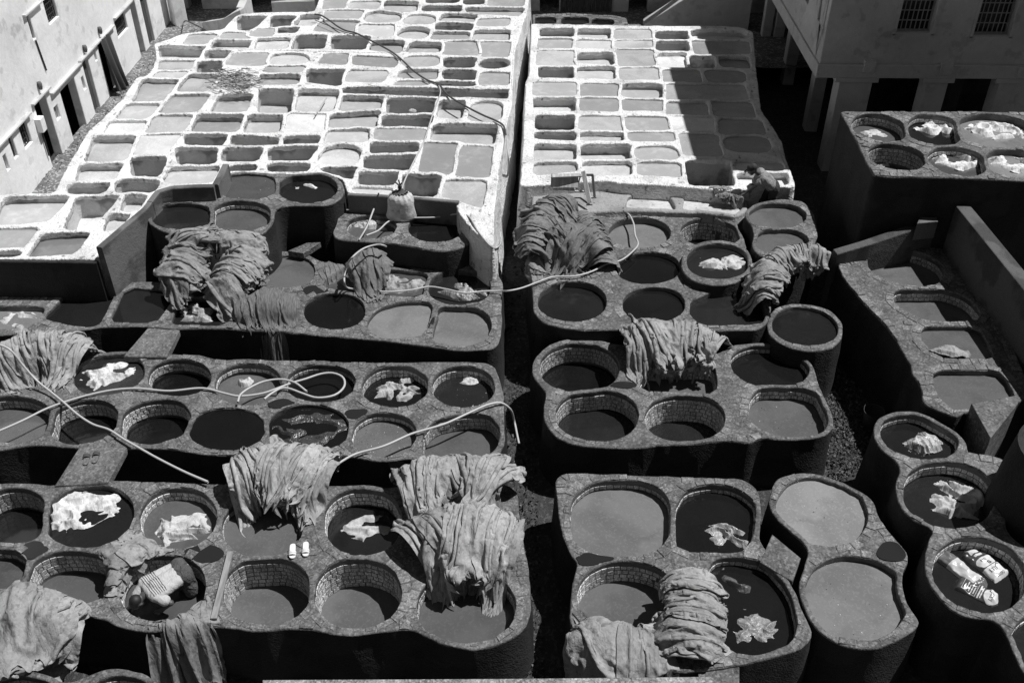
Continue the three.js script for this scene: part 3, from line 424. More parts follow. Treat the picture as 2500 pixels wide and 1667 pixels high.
dyeBlock('E4L', 'near vat block with the widest pale pool right of the channel', 1.1,
  [1355, 1172, 1377, 1155, 1487, 1155, 1596, 1161, 1706, 1166, 1816, 1168, 1855, 1195, 1862, 1250, 1852, 1320, 1885, 1365, 1938, 1430, 1962, 1500, 1988, 1545, 1960, 1582, 1860, 1611, 1800, 1625, 1700, 1640, 1560, 1640, 1450, 1610, 1400, 1560, 1390, 1500, 1399, 1412, 1413, 1374, 1393, 1355, 1372, 1305, 1360, 1237],
  [ell(1516, 1263, 117, 87, 0.22, .18, { n: 2.7 }), pol([1660, 1338, 1660, 1230, 1682, 1197, 1740, 1187, 1800, 1196, 1838, 1225, 1844, 1260, 1835, 1295, 1815, 1340, 1750, 1342], 0.18, .035), ell(1528, 1452, 110, 76, 0.45, .13), pol([1742, 1372, 1790, 1362, 1868, 1378, 1922, 1442, 1940, 1520, 1930, 1560, 1850, 1592, 1790, 1588, 1752, 1540, 1737, 1440], 0.2, .03)]);
dyeBlock('E4R', 'two joined round vats full of pale dye at the lower right', 1.1,
  [1879, 1204, 1896, 1166, 1970, 1149, 2052, 1171, 2134, 1217, 2145, 1264, 2180, 1310, 2227, 1357, 2205, 1401, 2205, 1429, 2216, 1478, 2247, 1519, 2236, 1535, 2189, 1572, 2107, 1586, 2052, 1575, 1992, 1534, 1965, 1490, 1948, 1430, 1965, 1380, 1978, 1345, 1950, 1310, 1900, 1270, 1878, 1235],
  [ell(2008, 1248, 104, 75, 0.08, .27, { rot: 12 }), ell(2090, 1459, 118, 94, 0.12, .2, { rot: 8 })]);
dyeBlock('E5', 'chain of round vats with hides and bags along the right edge', 1.5,
  [2134, 1047, 2142, 1020, 2189, 1002, 2252, 1004, 2310, 1037, 2359, 1067, 2367, 1105, 2384, 1108, 2450, 1115, 2500, 1200, 2450, 1280, 2490, 1330, 2600, 1380, 2600, 1700, 2510, 1662, 2440, 1512, 2350, 1510, 2285, 1452, 2255, 1390, 2262, 1330, 2286, 1290, 2230, 1270, 2195, 1230, 2187, 1180, 2205, 1140, 2140, 1085],
  [ell(2246, 1064, 90, 50, 0.2, .04, { rot: 10 }), ell(2318, 1206, 104, 76, 0.3, .06, { rot: 6 }), ell(2392, 1402, 106, 84, 0.28, .05, { rot: 12 }), ell(2545, 1590, 72, 84, 0.2, .06)]);
dyeBlock('E6', 'raised block with pools under the thick leaning wall at right', 1.56,
  [2044, 638, 2057, 673, 2074, 698, 2107, 739, 2162, 794, 2194, 838, 2226, 893, 2225, 910, 2255, 950, 2249, 984, 2337, 1020, 2352, 1010, 2495, 980, 2520, 960, 2455, 800, 2385, 690, 2305, 602, 2110, 602, 2095, 632],
  [ell(2213, 652, 89, 39, 0.28, .15, { rot: 10 }), pol([2191, 711, 2305, 708, 2360, 727, 2392, 764, 2385, 779, 2259, 779, 2189, 742], 0.3, .12), pol([2258, 801, 2385, 801, 2425, 872, 2301, 872, 2258, 836], 0.1, .12), pol([2292, 908, 2440, 909, 2475, 968, 2367, 996, 2348, 1008, 2301, 970, 2283, 926], 0.12, .12)], { flare: 0.15 });
dyeBlock('E7', 'tall tank block with six vats of pale hides in front of the building', 3.2,
  [2053, 271, 2300, 271, 2620, 275, 2620, 446, 2500, 441, 2271, 432, 2167, 432, 2134, 428],
  [ell(2148, 311, 62, 31, 0.3, .1, { rot: 12 }), ell(2283, 316, 61, 34, 0.22, .05, { rot: 8, n: 2.7 }), ell(2432, 318, 90, 38, 0.16, .22, { rot: 6 }), ell(2190, 383, 64, 29, 0.5, .1, { rot: 10 }), ell(2341, 393, 67, 32, 0.22, .08, { rot: 10 }), ell(2480, 398, 68, 32, 0.16, .25, { rot: 8 })], { rad: 0.06, flare: 0 });
/* ---------- retaining walls and parapets of the vat yard ---------- */
function wallAlong(name, label, cat, px, h, base, thick, m, o = {}) { // a wall along a line of seen points; heights may vary along it
  const pts = px.map(v => v.isVector3 ? v : P(v[0], v[1], v[2] ?? h)), n = pts.length, pos = [], idx = [], secs = [];
  const cur = new THREE.CatmullRomCurve3(pts, false, 'catmullrom', o.tension ?? 0.2), K = o.seg ?? n * 5;
  for (let i = 0; i <= K; i++) {
    const p = cur.getPoint(i / K), t = cur.getTangent(i / K), nx = -t.z, nz = t.x, l = Math.hypot(nx, nz), ux = nx / l, uz = nz / l, b = 0.025;
    const wv = 0.012 * (2 * fbm(p.x * 3, p.z * 3, 2, 601) - 1);
    const prof = [[-thick / 2 - 0.02, base], [-thick / 2 - 0.01, (base + p.y) / 2], [-thick / 2, p.y - b], [-thick / 2 + b * 0.3, p.y - b * 0.3], [-thick / 2 + b, p.y], [thick / 2 - b, p.y], [thick / 2 - b * 0.3, p.y - b * 0.3], [thick / 2, p.y - b], [thick / 2 + 0.01, (base + p.y) / 2], [thick / 2 + 0.02, base]];
    secs.push(prof.map(([d, y], k) => [p.x + ux * (d + wv), k > 1 && k < 8 ? y + wv : y, p.z + uz * (d + wv)]));
  }
  const m0 = secs[0].length; secs.forEach(s => s.forEach(v => pos.push(...v)));
  for (let i = 0; i < K; i++) for (let k = 0; k + 1 < m0; k++) { const a = i * m0 + k, b = a + 1, c = a + m0, d = c + 1; idx.push(a, c, d, a, d, b); }
  for (const [s, f] of [[0, false], [K, true]]) for (let k = 1; k + 1 < m0; k++) { const a = s * m0; f ? idx.push(a, a + k, a + k + 1) : idx.push(a, a + k + 1, a + k); }
  const g = new THREE.BufferGeometry(); g.setAttribute('position', new THREE.Float32BufferAttribute(pos, 3)); g.setIndex(idx);
  let q = g.toNonIndexed(); q.computeVertexNormals(); q = boxUV(q);
  const w = mesh(name, q, m); tag(w, label, cat, o.group); return w;
}
wallAlong('retaining_wall', 'dark retaining wall along the near edge of the white block', 'wall', pxs([-70, 634, 100, 636, 236, 638]), 2.04, 0, 0.1, M.dyeSideShaded);
wallAlong('parapet_wall', 'slanting stained parapet between white block and round vats', 'wall', [[240, 603, 2.35], [290, 560, 2.35], [352, 508, 2.35], [366, 490, 2.35]], 2.35, 0.6, 0.13, M.dyeTop);
wallAlong('parapet_wall', 'curved dark parapet behind the leftmost raised round vat', 'wall', [[364, 492, 2.36], [385, 466, 2.42], [420, 456, 2.45], [470, 453, 2.45], [522, 452, 2.45]], 2.45, 1.0, 0.14, M.dyeTop);
wallAlong('parapet_wall', 'short upright parapet ending between white basins and round vats', 'wall', [[524, 450, 2.45], [538, 424, 2.5], [550, 400, 2.5]], 2.5, 1.2, 0.14, M.dyeTop);
wallAlong('parapet_wall', 'straight black faced parapet behind the tied sack', 'wall', pxs([849, 472, 980, 479, 1120, 491]), 2.14, 0.8, 0.1, M.dyeTop);
wallAlong('buttress_wall', 'thick sunlit topped wall running along the right edge', 'wall', pxs([2354, 503, 2440, 608, 2560, 755, 2700, 925]), 2.62, 0, 0.3, M.dyeWall, { tension: 0 });
wallAlong('sloping_wall', 'narrow sloping wall rising to the buttress', 'wall', [[2040, 614, 1.8], [2120, 590, 1.95], [2200, 563, 2.05], [2250, 549, 2.1], [2300, 543, 2.1], [2345, 536, 2.1]], 2.1, 0, 0.2, M.dyeWall);
tag(mesh('wall_pier', prism([P(2240, 545, 2.3), P(2252, 518, 2.3), P(2284, 518, 2.3), P(2292, 540, 2.3)], 1.9, 2.3), M.dyeTop), 'squat wall pier at the top of the sloping wall', 'wall pier');
tag(mesh('wall_block', prism([P(2373, 985, 1.75), P(2487, 964, 1.75), P(2487, 985, 1.75), P(2420, 1070, 1.75)], 0, 1.75), M.dye), 'pointed stone block at the end of the raised pools', 'stone block');
{ // rounded dark buttress at the right edge
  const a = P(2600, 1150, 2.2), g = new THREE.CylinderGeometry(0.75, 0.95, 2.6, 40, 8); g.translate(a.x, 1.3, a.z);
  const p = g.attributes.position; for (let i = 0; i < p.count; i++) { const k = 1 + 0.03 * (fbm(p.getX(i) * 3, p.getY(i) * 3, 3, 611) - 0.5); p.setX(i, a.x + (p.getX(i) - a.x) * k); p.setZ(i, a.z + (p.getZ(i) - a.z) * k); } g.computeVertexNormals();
  tag(mesh('round_buttress', boxUV(g), M.dyeSideShaded), 'dark rounded buttress in shade at the right edge', 'buttress');
}
// grey plaster platform with two pools of white sludge below the right white block
buildBlock({ name: 'plaster_vat_block', label: 'grey plaster ledge with two crusted white pools', cat: 'vat block', base: 1.25, h: 1.48, bevel: 0.05, crust: 0, undul: 0.02, wob: 0.03, ds: 0.08, flare: 0.05, mats: { body: M.limeGrey, lining: M.limeGrey }, 
  holes: [{ c: roundCorners(polyPx([[1535, 478], [1560, 470], [1632, 474], [1650, 505], [1650, 510], [1600, 507], [1528, 506]], 1.48), 0.12), depth: 0.1, tone: .62, map: 'plaster', rough: .8 }, { c: roundCorners(polyPx([[1672, 473], [1820, 484], [1816, 500], [1798, 524], [1740, 513], [1668, 510]], 1.48), 0.12), depth: 0.06, tone: .62, map: 'plaster', rough: .8 }],
  outline: roundCorners(polyPx([[1300, 470], [1477, 445], [1520, 450], [1680, 460], [1830, 474], [1828, 510], [1802, 530], [1727, 519], [1600, 515], [1450, 516], [1400, 526], [1290, 544]], 1.48), 0.2) });
// bridging slabs
const slabs = [
  ['plank_slab', 'stone slab bridging from the square pools down to the long platform', [[360, 800], [440, 800], [405, 872], [300, 870]], 1.16],
  ['plank_slab', 'stone slab with a pair of dark sandals on it', [[192, 1092], [308, 1092], [262, 1178], [132, 1186]], 1.13],
  ['plank_slab', 'stone slab joining the dark pool and the pale round vat', [[1886, 1304], [1956, 1362], [1936, 1420], [1856, 1372]], 1.12],
  ['plank_slab', 'short stone slab among the dark cluster and the middle pools', [[702, 612], [748, 592], [782, 591], [740, 618]], 1.35],
  ['plank_slab', 'upright stone slab under the near folded hides', [[1705, 1618], [1806, 1595], [1806, 1690], [1705, 1690]], 1.05],
];
for (const [n, l, q, h] of slabs) tag(mesh(n, prism(q.map(([x, y]) => P(x, y, h)), h - 0.14, h), M.dye), l, 'stone slab', 'slabs bridging the vats');
tag(mesh('terrace_ledge', prism([P(640, 1659, 1.5), P(1240, 1656, 1.5), P(1735, 1651, 1.5), P(1760, 1668, 1.5), P(1740, 1760, 1.5), P(640, 1760, 1.5)], 1.2, 1.5), M.wallPale), 'pale ledge cut by the near edge of the picture', 'ledge');
/* ---------- buildings round the yard ---------- */
const zL = Z3(0, 0), zR = Z3(1860, 0);
// upright wall with openings: corners given on the wall plane; axis 'x' (plane x = k) or 'z'
function facade(name, parent, plane, k, rect, holes, thick, m) { // rect [u0,u1,y0,y1]; holes: arrays of [u,y]
  const s = new THREE.Shape([[rect[0], rect[2]], [rect[1], rect[2]], [rect[1], rect[3]], [rect[0], rect[3]]].map(a => new THREE.Vector2(...a)));
  holes.forEach(h => { const q = h.map(a => new THREE.Vector2(...a)); if (!THREE.ShapeUtils.isClockWise(q)) q.reverse(); s.holes.push(new THREE.Path(q)); });
  const g = new THREE.ExtrudeGeometry(s, { depth: thick, bevelEnabled: true, bevelSize: 0.015, bevelThickness: 0.015, bevelOffset: -0.015, bevelSegments: 1 });
  if (plane === 'x+') { g.rotateY(-Math.PI / 2); g.translate(k, 0, 0); }       // u = z, wall body towards -x
  else if (plane === 'x-') { g.rotateY(-Math.PI / 2); g.translate(k + thick, 0, 0); }
  else { g.translate(0, 0, k - thick); }
  return mesh(name, boxUV(g), m, parent);
}
const onL = (x, y) => { const p = PX(...zL(x, y), -12.05); return [p.z, p.y]; };
const quadL = a => [[a[0], a[1]], [a[2], a[3]], [a[4], a[5]], [a[6], a[7]]].map(([x, y]) => onL(x, y));
// straighten an opening to upright sides
const square = q => { const u = q.map(p => p[0]), y = q.map(p => p[1]); const u0 = (Math.min(...u) * 2 + [...u].sort((a, b) => a - b)[1]) / 3, us = [...u].sort((a, b) => a - b), a = (us[0] + us[1]) / 2, b = (us[2] + us[3]) / 2, ys = [...y].sort((c, d) => c - d); void u0; return [[a, (ys[0] + ys[1]) / 2], [b, (ys[0] + ys[1]) / 2], [b, (ys[2] + ys[3]) / 2], [a, (ys[2] + ys[3]) / 2]]; };
function grille(parent, at, u0, u1, y0, y1, nu, ny, m = M.iron, name = 'window_bar') { // iron bars; at(u,y) -> Vector3
  for (let i = 0; i <= nu; i++) { const u = u0 + (u1 - u0) * i / nu; bar(parent, name, at(u, y0), at(u, y1), 0.014, m); }
  for (let j = 0; j <= ny; j++) { const y = y0 + (y1 - y0) * j / ny; bar(parent, name, at(u0, y), at(u1, y), 0.014, m); }
}
function bar(parent, name, a, b, r, m = M.iron) { const d = b.clone().sub(a), l = d.length(), g = new THREE.CylinderGeometry(r, r, l, 6); g.applyQuaternion(new THREE.Quaternion().setFromUnitVectors(new THREE.Vector3(0, 1, 0), d.normalize())); g.translate((a.x + b.x) / 2, (a.y + b.y) / 2, (a.z + b.z) / 2); return mesh(name, g, m, parent); }
{
  const B = group('plastered_building'); tag(B, 'pale plastered building with a row of doors along the left side', 'building');
  const op = { door1: square(quadL([290, 935, 385, 820, 545, 1340, 425, 1352])), door2: square(quadL([515, 850, 645, 675, 765, 1100, 640, 1150])), door3: square(quadL([720, 570, 775, 510, 888, 968, 845, 1000])), door4: square(quadL([850, 400, 930, 290, 1085, 790, 990, 870])), door5: square(quadL([1145, 20, 1190, -20, 1285, 440, 1242, 480])), door6: square(quadL([1240, -20, 1292, -60, 1372, 375, 1325, 420])),
    w1: square(quadL([1010, 190, 1108, 105, 1130, 260, 1045, 330])), w2: square(quadL([150, 1105, 215, 1050, 280, 1260, 215, 1330])), w3: square(quadL([60, 1222, 90, 1198, 155, 1380, 122, 1420])), w5: square(quadL([372, 10, 465, -60, 510, 145, 430, 220])), w6: square(quadL([230, 145, 255, 125, 305, 338, 285, 362])), n1: square(quadL([12, 1390, 40, 1368, 78, 1490, 60, 1530])), n2: square(quadL([470, 960, 505, 925, 530, 1040, 500, 1080])), n3: square(quadL([712, 690, 735, 670, 757, 785, 740, 805])), n4: square(quadL([820, 450, 838, 435, 858, 530, 845, 548])), n5: square(quadL([945, 285, 965, 268, 990, 360, 980, 372])) };
  ['door1', 'door2', 'door3', 'door4', 'door5', 'door6'].forEach(k => { op[k][0][1] = op[k][1][1] = 0.5; });
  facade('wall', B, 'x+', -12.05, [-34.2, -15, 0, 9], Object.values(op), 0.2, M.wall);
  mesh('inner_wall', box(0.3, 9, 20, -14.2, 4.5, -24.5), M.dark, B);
  mesh('roof', box(2.4, 0.25, 20, -13.1, 9.1, -24.5), M.wallGrey, B);
  const at = (d) => (u, y) => new THREE.Vector3(-12.05 + d, y, u);
  for (const k of ['w1', 'w2', 'w3', 'w5', 'w6']) { const q = op[k], u0 = Math.min(q[0][0], q[1][0]), u1 = Math.max(q[0][0], q[1][0]), w = group('tmp'); scene.remove(w); w.name = 'window'; B.add(w);
    mesh('window_pane', box(0.03, q[2][1] - q[0][1], u1 - u0, -12.2, (q[0][1] + q[2][1]) / 2, (u0 + u1) / 2), M.glass, w);
    grille(w, at(-0.06), u0 + 0.02, u1 - 0.02, q[0][1] + 0.02, q[2][1] - 0.02, Math.max(2, Math.round((u1 - u0) / 0.11)), Math.max(2, Math.round((q[2][1] - q[0][1]) / 0.16))); }
  // closed leaves of niches and doors
  for (const k of ['n1', 'n2', 'n3', 'n4', 'n5']) { const q = op[k], u0 = Math.min(q[0][0], q[1][0]), u1 = Math.max(q[0][0], q[1][0]); mesh('hatch', box(0.04, q[2][1] - q[0][1], u1 - u0, -12.14, (q[0][1] + q[2][1]) / 2, (u0 + u1) / 2), M.wood, B); }
  for (const k of ['door3', 'door6']) { const q = op[k], u0 = Math.min(q[0][0], q[1][0]), u1 = Math.max(q[0][0], q[1][0]), d = group('tmp'); scene.remove(d); d.name = 'door'; B.add(d); const n = 4, w = (u1 - u0) / n; for (let i = 0; i < n; i++) mesh('door_plank', box(0.05, q[2][1] - q[0][1], w - 0.012, -12.16 + 0.004 * (i % 2), (q[0][1] + q[2][1]) / 2, u0 + w * (i + 0.5)), M.woodDark, d); mesh('door_handle', box(0.05, 0.14, 0.03, -12.12, 1.5, u1 - 0.1), M.iron, d); }
  // lintels
  for (const [a, b] of [[[268, 948], [415, 760]], [[440, 858], [690, 540]], [[692, 578], [985, 200]], [[-120, 1420], [235, 980]], [[1000, 172], [1152, 0]], [[190, 152], [335, 5]]]) { const p = onL(...a), q = onL(...b), y = (p[1] + q[1]) / 2; mesh('lintel', box(0.1, 0.05, Math.abs(q[0] - p[0]), -12.0, y, (p[0] + q[0]) / 2, 0, 0.012), M.wallGrey, B); }
  // base plinth of worn plaster
  mesh('downpipe', (() => { const a = onL(300, 360), b = onL(395, 625), p = at(0.04)(...a), q = at(0.04)(...b); const d = q.clone().sub(p), g = new THREE.CylinderGeometry(0.02, 0.02, d.length(), 8); g.applyQuaternion(new THREE.Quaternion().setFromUnitVectors(new THREE.Vector3(0, 1, 0), d.normalize())); g.translate((p.x + q.x) / 2, (p.y + q.y) / 2, (p.z + q.z) / 2); return g; })(), M.iron, B);
  // wall lamps
  [[325, 760, 'caged wall lamp above the nearest doorway'], [730, 432, 'caged wall lamp above the planked door'], [865, 268, 'caged wall lamp above the cloth hung doorway']].forEach(([x, y, l]) => {
    const p = onL(x, y), L = group('wall_lamp'); tag(L, l, 'wall lamp', 'wall lamps'); L.position.set(-12.05, p[1], p[0]);
    const arm = new THREE.CylinderGeometry(0.012, 0.012, 0.07, 8); arm.rotateZ(Math.PI / 2); arm.translate(0.035, 0.08, 0); mesh('arm', arm, M.iron, L);
    const pr = [[0, 0.1], [0.045, 0.09], [0.06, 0.04], [0.055, -0.03], [0.035, -0.1], [0, -0.11]].map(a => new THREE.Vector2(...a)); const g = new THREE.LatheGeometry(pr, 14); g.translate(0.07, 0, 0); mesh('shade', g, M.dyeTop, L);
  });
  // hanging cloth over the doorway
  { const q = op.door4, u0 = Math.min(q[0][0], q[1][0]), u1 = Math.max(q[0][0], q[1][0]), y1 = q[2][1], y0 = q[0][1], g = new THREE.PlaneGeometry(1, 1, 24, 30), p = g.attributes.position;
    for (let i = 0; i < p.count; i++) { const a = p.getX(i) + 0.5, v = 0.5 - p.getY(i), wv = 0.09 * Math.sin(a * 13 + v * 2) * (0.3 + v), sag = (1 - a) * 0.35 * Math.sin(v * 3); p.setXYZ(i, -11.93 + wv + 0.12 * v, y1 + 0.05 - (y1 - y0 - 0.05) * v * (1 - 0.1 * a), u0 + 0.12 + (u1 - u0 - 0.1) * (1 - 0.45 * v * (1 - a)) * a + sag * 0.3 * v); }
    g.computeVertexNormals(); tag(mesh('door_curtain', g, M.clothDark), 'dark cloth hung across a doorway of the pale building', 'curtain'); }
  // electric meter box
  const mp = onL(325, 1105); const E = group('meter_box'); tag(E, 'small pale meter box with a pipe beside the nearest doorway', 'meter box'); mesh('housing', box(0.16, 0.36, 0.24, -11.96, mp[1], mp[0], 0, 0.02), M.wall, E); const ep = onL(340, 1230); mesh('conduit', (() => { const g = new THREE.CylinderGeometry(0.025, 0.025, 0.7, 8); g.translate(-11.99, mp[1] - 0.5, mp[0]); return g; })(), M.iron, E); void ep;
}
// lane in front of the left building
structure('lane_paving', (() => { const g = new THREE.PlaneGeometry(4.5, 15, 45, 80); g.rotateX(-Math.PI / 2); const p = g.attributes.position; for (let i = 0; i < p.count; i++) p.setY(i, 0.66 + 0.05 * (fbm(p.getX(i) * 2, p.getZ(i) * 2, 4, 701) - 0.5)); g.translate(-9.9, 0, -27.9); g.computeVertexNormals(); return boxUV(g); })(), M.paving, 'trodden lane between pale building and white vats');
structure('yard_floor', (() => { const g = new THREE.PlaneGeometry(24, 7, 120, 40); g.rotateX(-Math.PI / 2); const p = g.attributes.position; for (let i = 0; i < p.count; i++) p.setY(i, 0.64 + 0.05 * (fbm(p.getX(i) * 2, p.getZ(i) * 2, 4, 703) - 0.5)); g.translate(-1, 0, -33); g.computeVertexNormals(); return boxUV(g); })(), M.paving, 'floor behind the white vats');
{
  const B = group('rear_building'); tag(B, 'shaded rear building with dark doorways behind the white vats', 'building'); const Z = -34.4;
  const r = (x0, x1, y) => { const a = PZ(x0, y, Z), b = PZ(x1, y, Z); return [[a.x, 0.62], [b.x, 0.62], [b.x, 3.2], [a.x, 3.2]]; };
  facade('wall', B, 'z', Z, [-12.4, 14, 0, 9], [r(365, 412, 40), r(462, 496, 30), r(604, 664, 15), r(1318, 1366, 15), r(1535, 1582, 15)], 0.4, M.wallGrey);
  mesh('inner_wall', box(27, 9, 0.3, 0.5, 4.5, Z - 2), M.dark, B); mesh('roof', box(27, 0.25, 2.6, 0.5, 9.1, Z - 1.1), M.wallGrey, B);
  for (const [x0, x1] of [[1368, 1440], [1440, 1494]]) { const a = PZ(x0, 20, Z), b = PZ(x1, 20, Z), n = 5; const d = group('tmp'); scene.remove(d); d.name = 'door'; B.add(d); for (let i = 0; i < n; i++) mesh('door_plank', box((b.x - a.x) / n - 0.015, 2.4, 0.06, a.x + (b.x - a.x) * (i + 0.5) / n, 1.85, Z + 0.03), M.woodDark, d); }
  const c = P(434, 66, 0.62); const pier = mesh('gate_pier', box(0.42, 6, 0.42, 0, 3, 0, 0, 0.02), M.wall); pier.position.set(c.x, 0, c.z - 0.25); pier.rotation.y = -0.9; tag(pier, 'pale square gate pier at the far left corner', 'gate pier');
  wallAlong('low_wall', 'low rounded wall behind the far end of the white vats', 'wall', [[500, 52, 0.9], [545, 44, 1.35], [583, 20, 1.7], [600, -20, 1.9]], 1.4, 0.5, 0.25, M.wallGrey);
  wallAlong('low_wall', 'plain low wall behind the far white basins', 'wall', [[664, 2, 1.3], [700, 0, 1.35], [768, -2, 1.35]], 1.35, 0.5, 0.25, M.wallGrey);
  wallAlong('stair_ramp', 'plastered stair parapet slanting up behind the right white block', 'stair parapet', [PZ(1572, 52, -33), PZ(1630, 15, -33), PZ(1700, -30, -33), PZ(1850, -126, -33)], 1, 0.3, 0.55, M.wallGrey, { tension: 0 });
  [[1715, 66, 'slim pale post behind the right white block'], [1868, 96, 'slim post beside the dark arcade']].forEach(([x, y, l]) => { const p = P(x, y, 0.5); tag(mesh('plaster_post', box(0.3, 7, 0.3, p.x, 3.5, p.z, 0, 0.02), M.wallGrey), l, 'post', 'plaster posts'); });
}
dyeBlock('far', 'short row of shaded vats behind the right white block', 1.35, [1300, 34, 1400, 33, 1500, 38, 1530, 44, 1535, 62, 1300, 62], [pol([1304, 42, 1354, 42, 1354, 57, 1304, 57], 0.08, .06), pol([1374, 43, 1434, 43, 1434, 58, 1374, 58], 0.08, .06), pol([1448, 46, 1496, 48, 1496, 59, 1448, 59], 0.08, .03)], { rad: 0.06, limit: 0, wob: 0.01 });
{
  const B = group('arcade_building'); tag(B, 'tall shaded building on pillars at the upper right', 'building');
  const ZF = -24.1, XL = 7.25;
  const onF = (x, y) => { const p = PZ(...zR(x, y), ZF); return [p.x, p.y]; };
  const win = [[onF(1200, 290), onF(1505, 290)], [onF(1885, 315), onF(2200, 315)]].map(([a, b]) => [a[0], b[0], a[1]]);
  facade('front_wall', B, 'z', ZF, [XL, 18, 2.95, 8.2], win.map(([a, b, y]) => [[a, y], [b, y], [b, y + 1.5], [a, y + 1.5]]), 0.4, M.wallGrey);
  const at = (u, y) => new THREE.Vector3(u, y, ZF - 0.14);
  win.forEach(([a, b, y]) => { const w = group('tmp'); scene.remove(w); w.name = 'window'; B.add(w); mesh('window_pane', box(b - a, 1.5, 0.03, (a + b) / 2, y + 0.75, ZF - 0.3), M.glass, w); grille(w, at, a + 0.02, b - 0.02, y + 0.02, y + 1.48, 7, 6, M.grille);
    for (const [w0, h0, x0, y0] of [[0.07, 1.6, a - 0.05, y + 0.75], [0.07, 1.6, b + 0.05, y + 0.75], [b - a + 0.24, 0.08, (a + b) / 2, y - 0.06]]) mesh('window_frame', box(w0, h0, 0.05, x0, y0, ZF + 0.015), M.wallGrey, w); });
  const sideAt = (x, y) => { const p = PX(x, y, XL); return [p.z, p.y]; }, s0 = sideAt(1997, 46), s1 = sideAt(2016, 46), sb = sideAt(1975, 12);
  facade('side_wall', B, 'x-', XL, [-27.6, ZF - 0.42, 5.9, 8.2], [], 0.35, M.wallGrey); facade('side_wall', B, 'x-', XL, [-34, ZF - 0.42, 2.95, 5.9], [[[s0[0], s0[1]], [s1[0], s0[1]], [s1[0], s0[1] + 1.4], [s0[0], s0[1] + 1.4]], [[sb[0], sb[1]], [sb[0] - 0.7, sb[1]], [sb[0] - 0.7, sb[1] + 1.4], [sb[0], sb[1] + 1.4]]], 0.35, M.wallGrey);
  { const w = group('tmp'); scene.remove(w); w.name = 'window'; B.add(w); mesh('window_pane', box(0.03, 1.4, Math.abs(s1[0] - s0[0]), XL + 0.25, s0[1] + 0.7, (s0[0] + s1[0]) / 2), M.glass, w); grille(w, (u, y) => new THREE.Vector3(XL + 0.1, y, u), s0[0], s1[0], s0[1] + 0.02, s0[1] + 1.38, 5, 6, M.grille); }
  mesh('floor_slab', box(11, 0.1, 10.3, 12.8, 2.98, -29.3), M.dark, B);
  mesh('roof', box(11.5, 0.25, 6.1, 12.85, 8.33, -24.6), M.wallGrey, B); mesh('roof', box(11.2, 0.2, 6.6, 12.85, 6.0, -30.9), M.wallGrey, B); mesh('rear_wall', box(10.9, 2.2, 0.3, 12.75, 7.1, -27.6), M.wallGrey, B);          // the eaves reach over the yard, above the picture
  mesh('beam', box(11, 0.34, 0.5, XL + 5.44, 2.79, ZF - 0.14, 0, 0.02), M.wallGrey, B);
  mesh('beam', box(0.44, 0.34, 9.6, XL + 0.15, 2.79, -29.2, 0, 0.02), M.wallGrey, B);
  // bracket blocks over the beam
  for (const [x0, x1, y] of [[900, 1005, 575], [1580, 1690, 600], [2265, 2380, 625]]) { const a = onF(x0, y), b = onF(x1, y); mesh('bracket_block', box(b[0] - a[0], 0.3, 0.2, (a[0] + b[0]) / 2, a[1], ZF + 0.06, 0, 0.015), M.wallGrey, B); }
  for (const [x0, x1] of [[690, 985], [1465, 1660], [2115, 2420]]) { const a = onF(x0, 730), b = onF(x1, 730); mesh('pillar', box(b[0] - a[0], 2.7, 0.5, (a[0] + b[0]) / 2, 1.3, ZF - 0.2, 0, 0.02), M.wallGrey, B); mesh('capital', box(b[0] - a[0] + 0.25, 0.12, 0.6, (a[0] + b[0]) / 2, 2.56, ZF - 0.2, 0, 0.01), M.wallGrey, B); }
  for (const [x, y] of [[1964, 290], [1909, 178], [1880, 110]]) { const p = P(x, y, 0.3); mesh('pillar', box(0.34, 2.75, 0.4, p.x + 0.2, 1.3, p.z, 0, 0.02), M.wallGrey, B); }
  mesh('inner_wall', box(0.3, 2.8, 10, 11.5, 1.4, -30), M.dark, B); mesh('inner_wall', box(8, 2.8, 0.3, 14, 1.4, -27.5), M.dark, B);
}
/* ---------- hides hung and heaped on the vat walls ---------- */
const hideMats = {};
function hideMat(t, fur) { const k = t.toFixed(2) + fur; return hideMats[k] ??= fur ? mat(t, T.fur, 0.5, T.fur, 0.35, 0.012, 0.95) : mat(t, T.hide, 0.9, T.hideBump, 0.8, 0.009, 0.8); }
const ridged = (x, y, k) => 1 - Math.abs(2 * fbm(x, y, 3, k) - 1);
// the solid world under a heap: platform tops, open vats, ground
function solidAt(x, z, keys) {
  const p = { x, z }; let h = 0.02;
  for (const k of keys) { const b = blocks[k]; if (!inside(p, b.out)) continue; let v = b.h + 0.012; for (const q of b.basins) if (inside(p, q.c)) { v = q.lv - 0.04; break; } if (v > h) h = v; }
  return h;
}
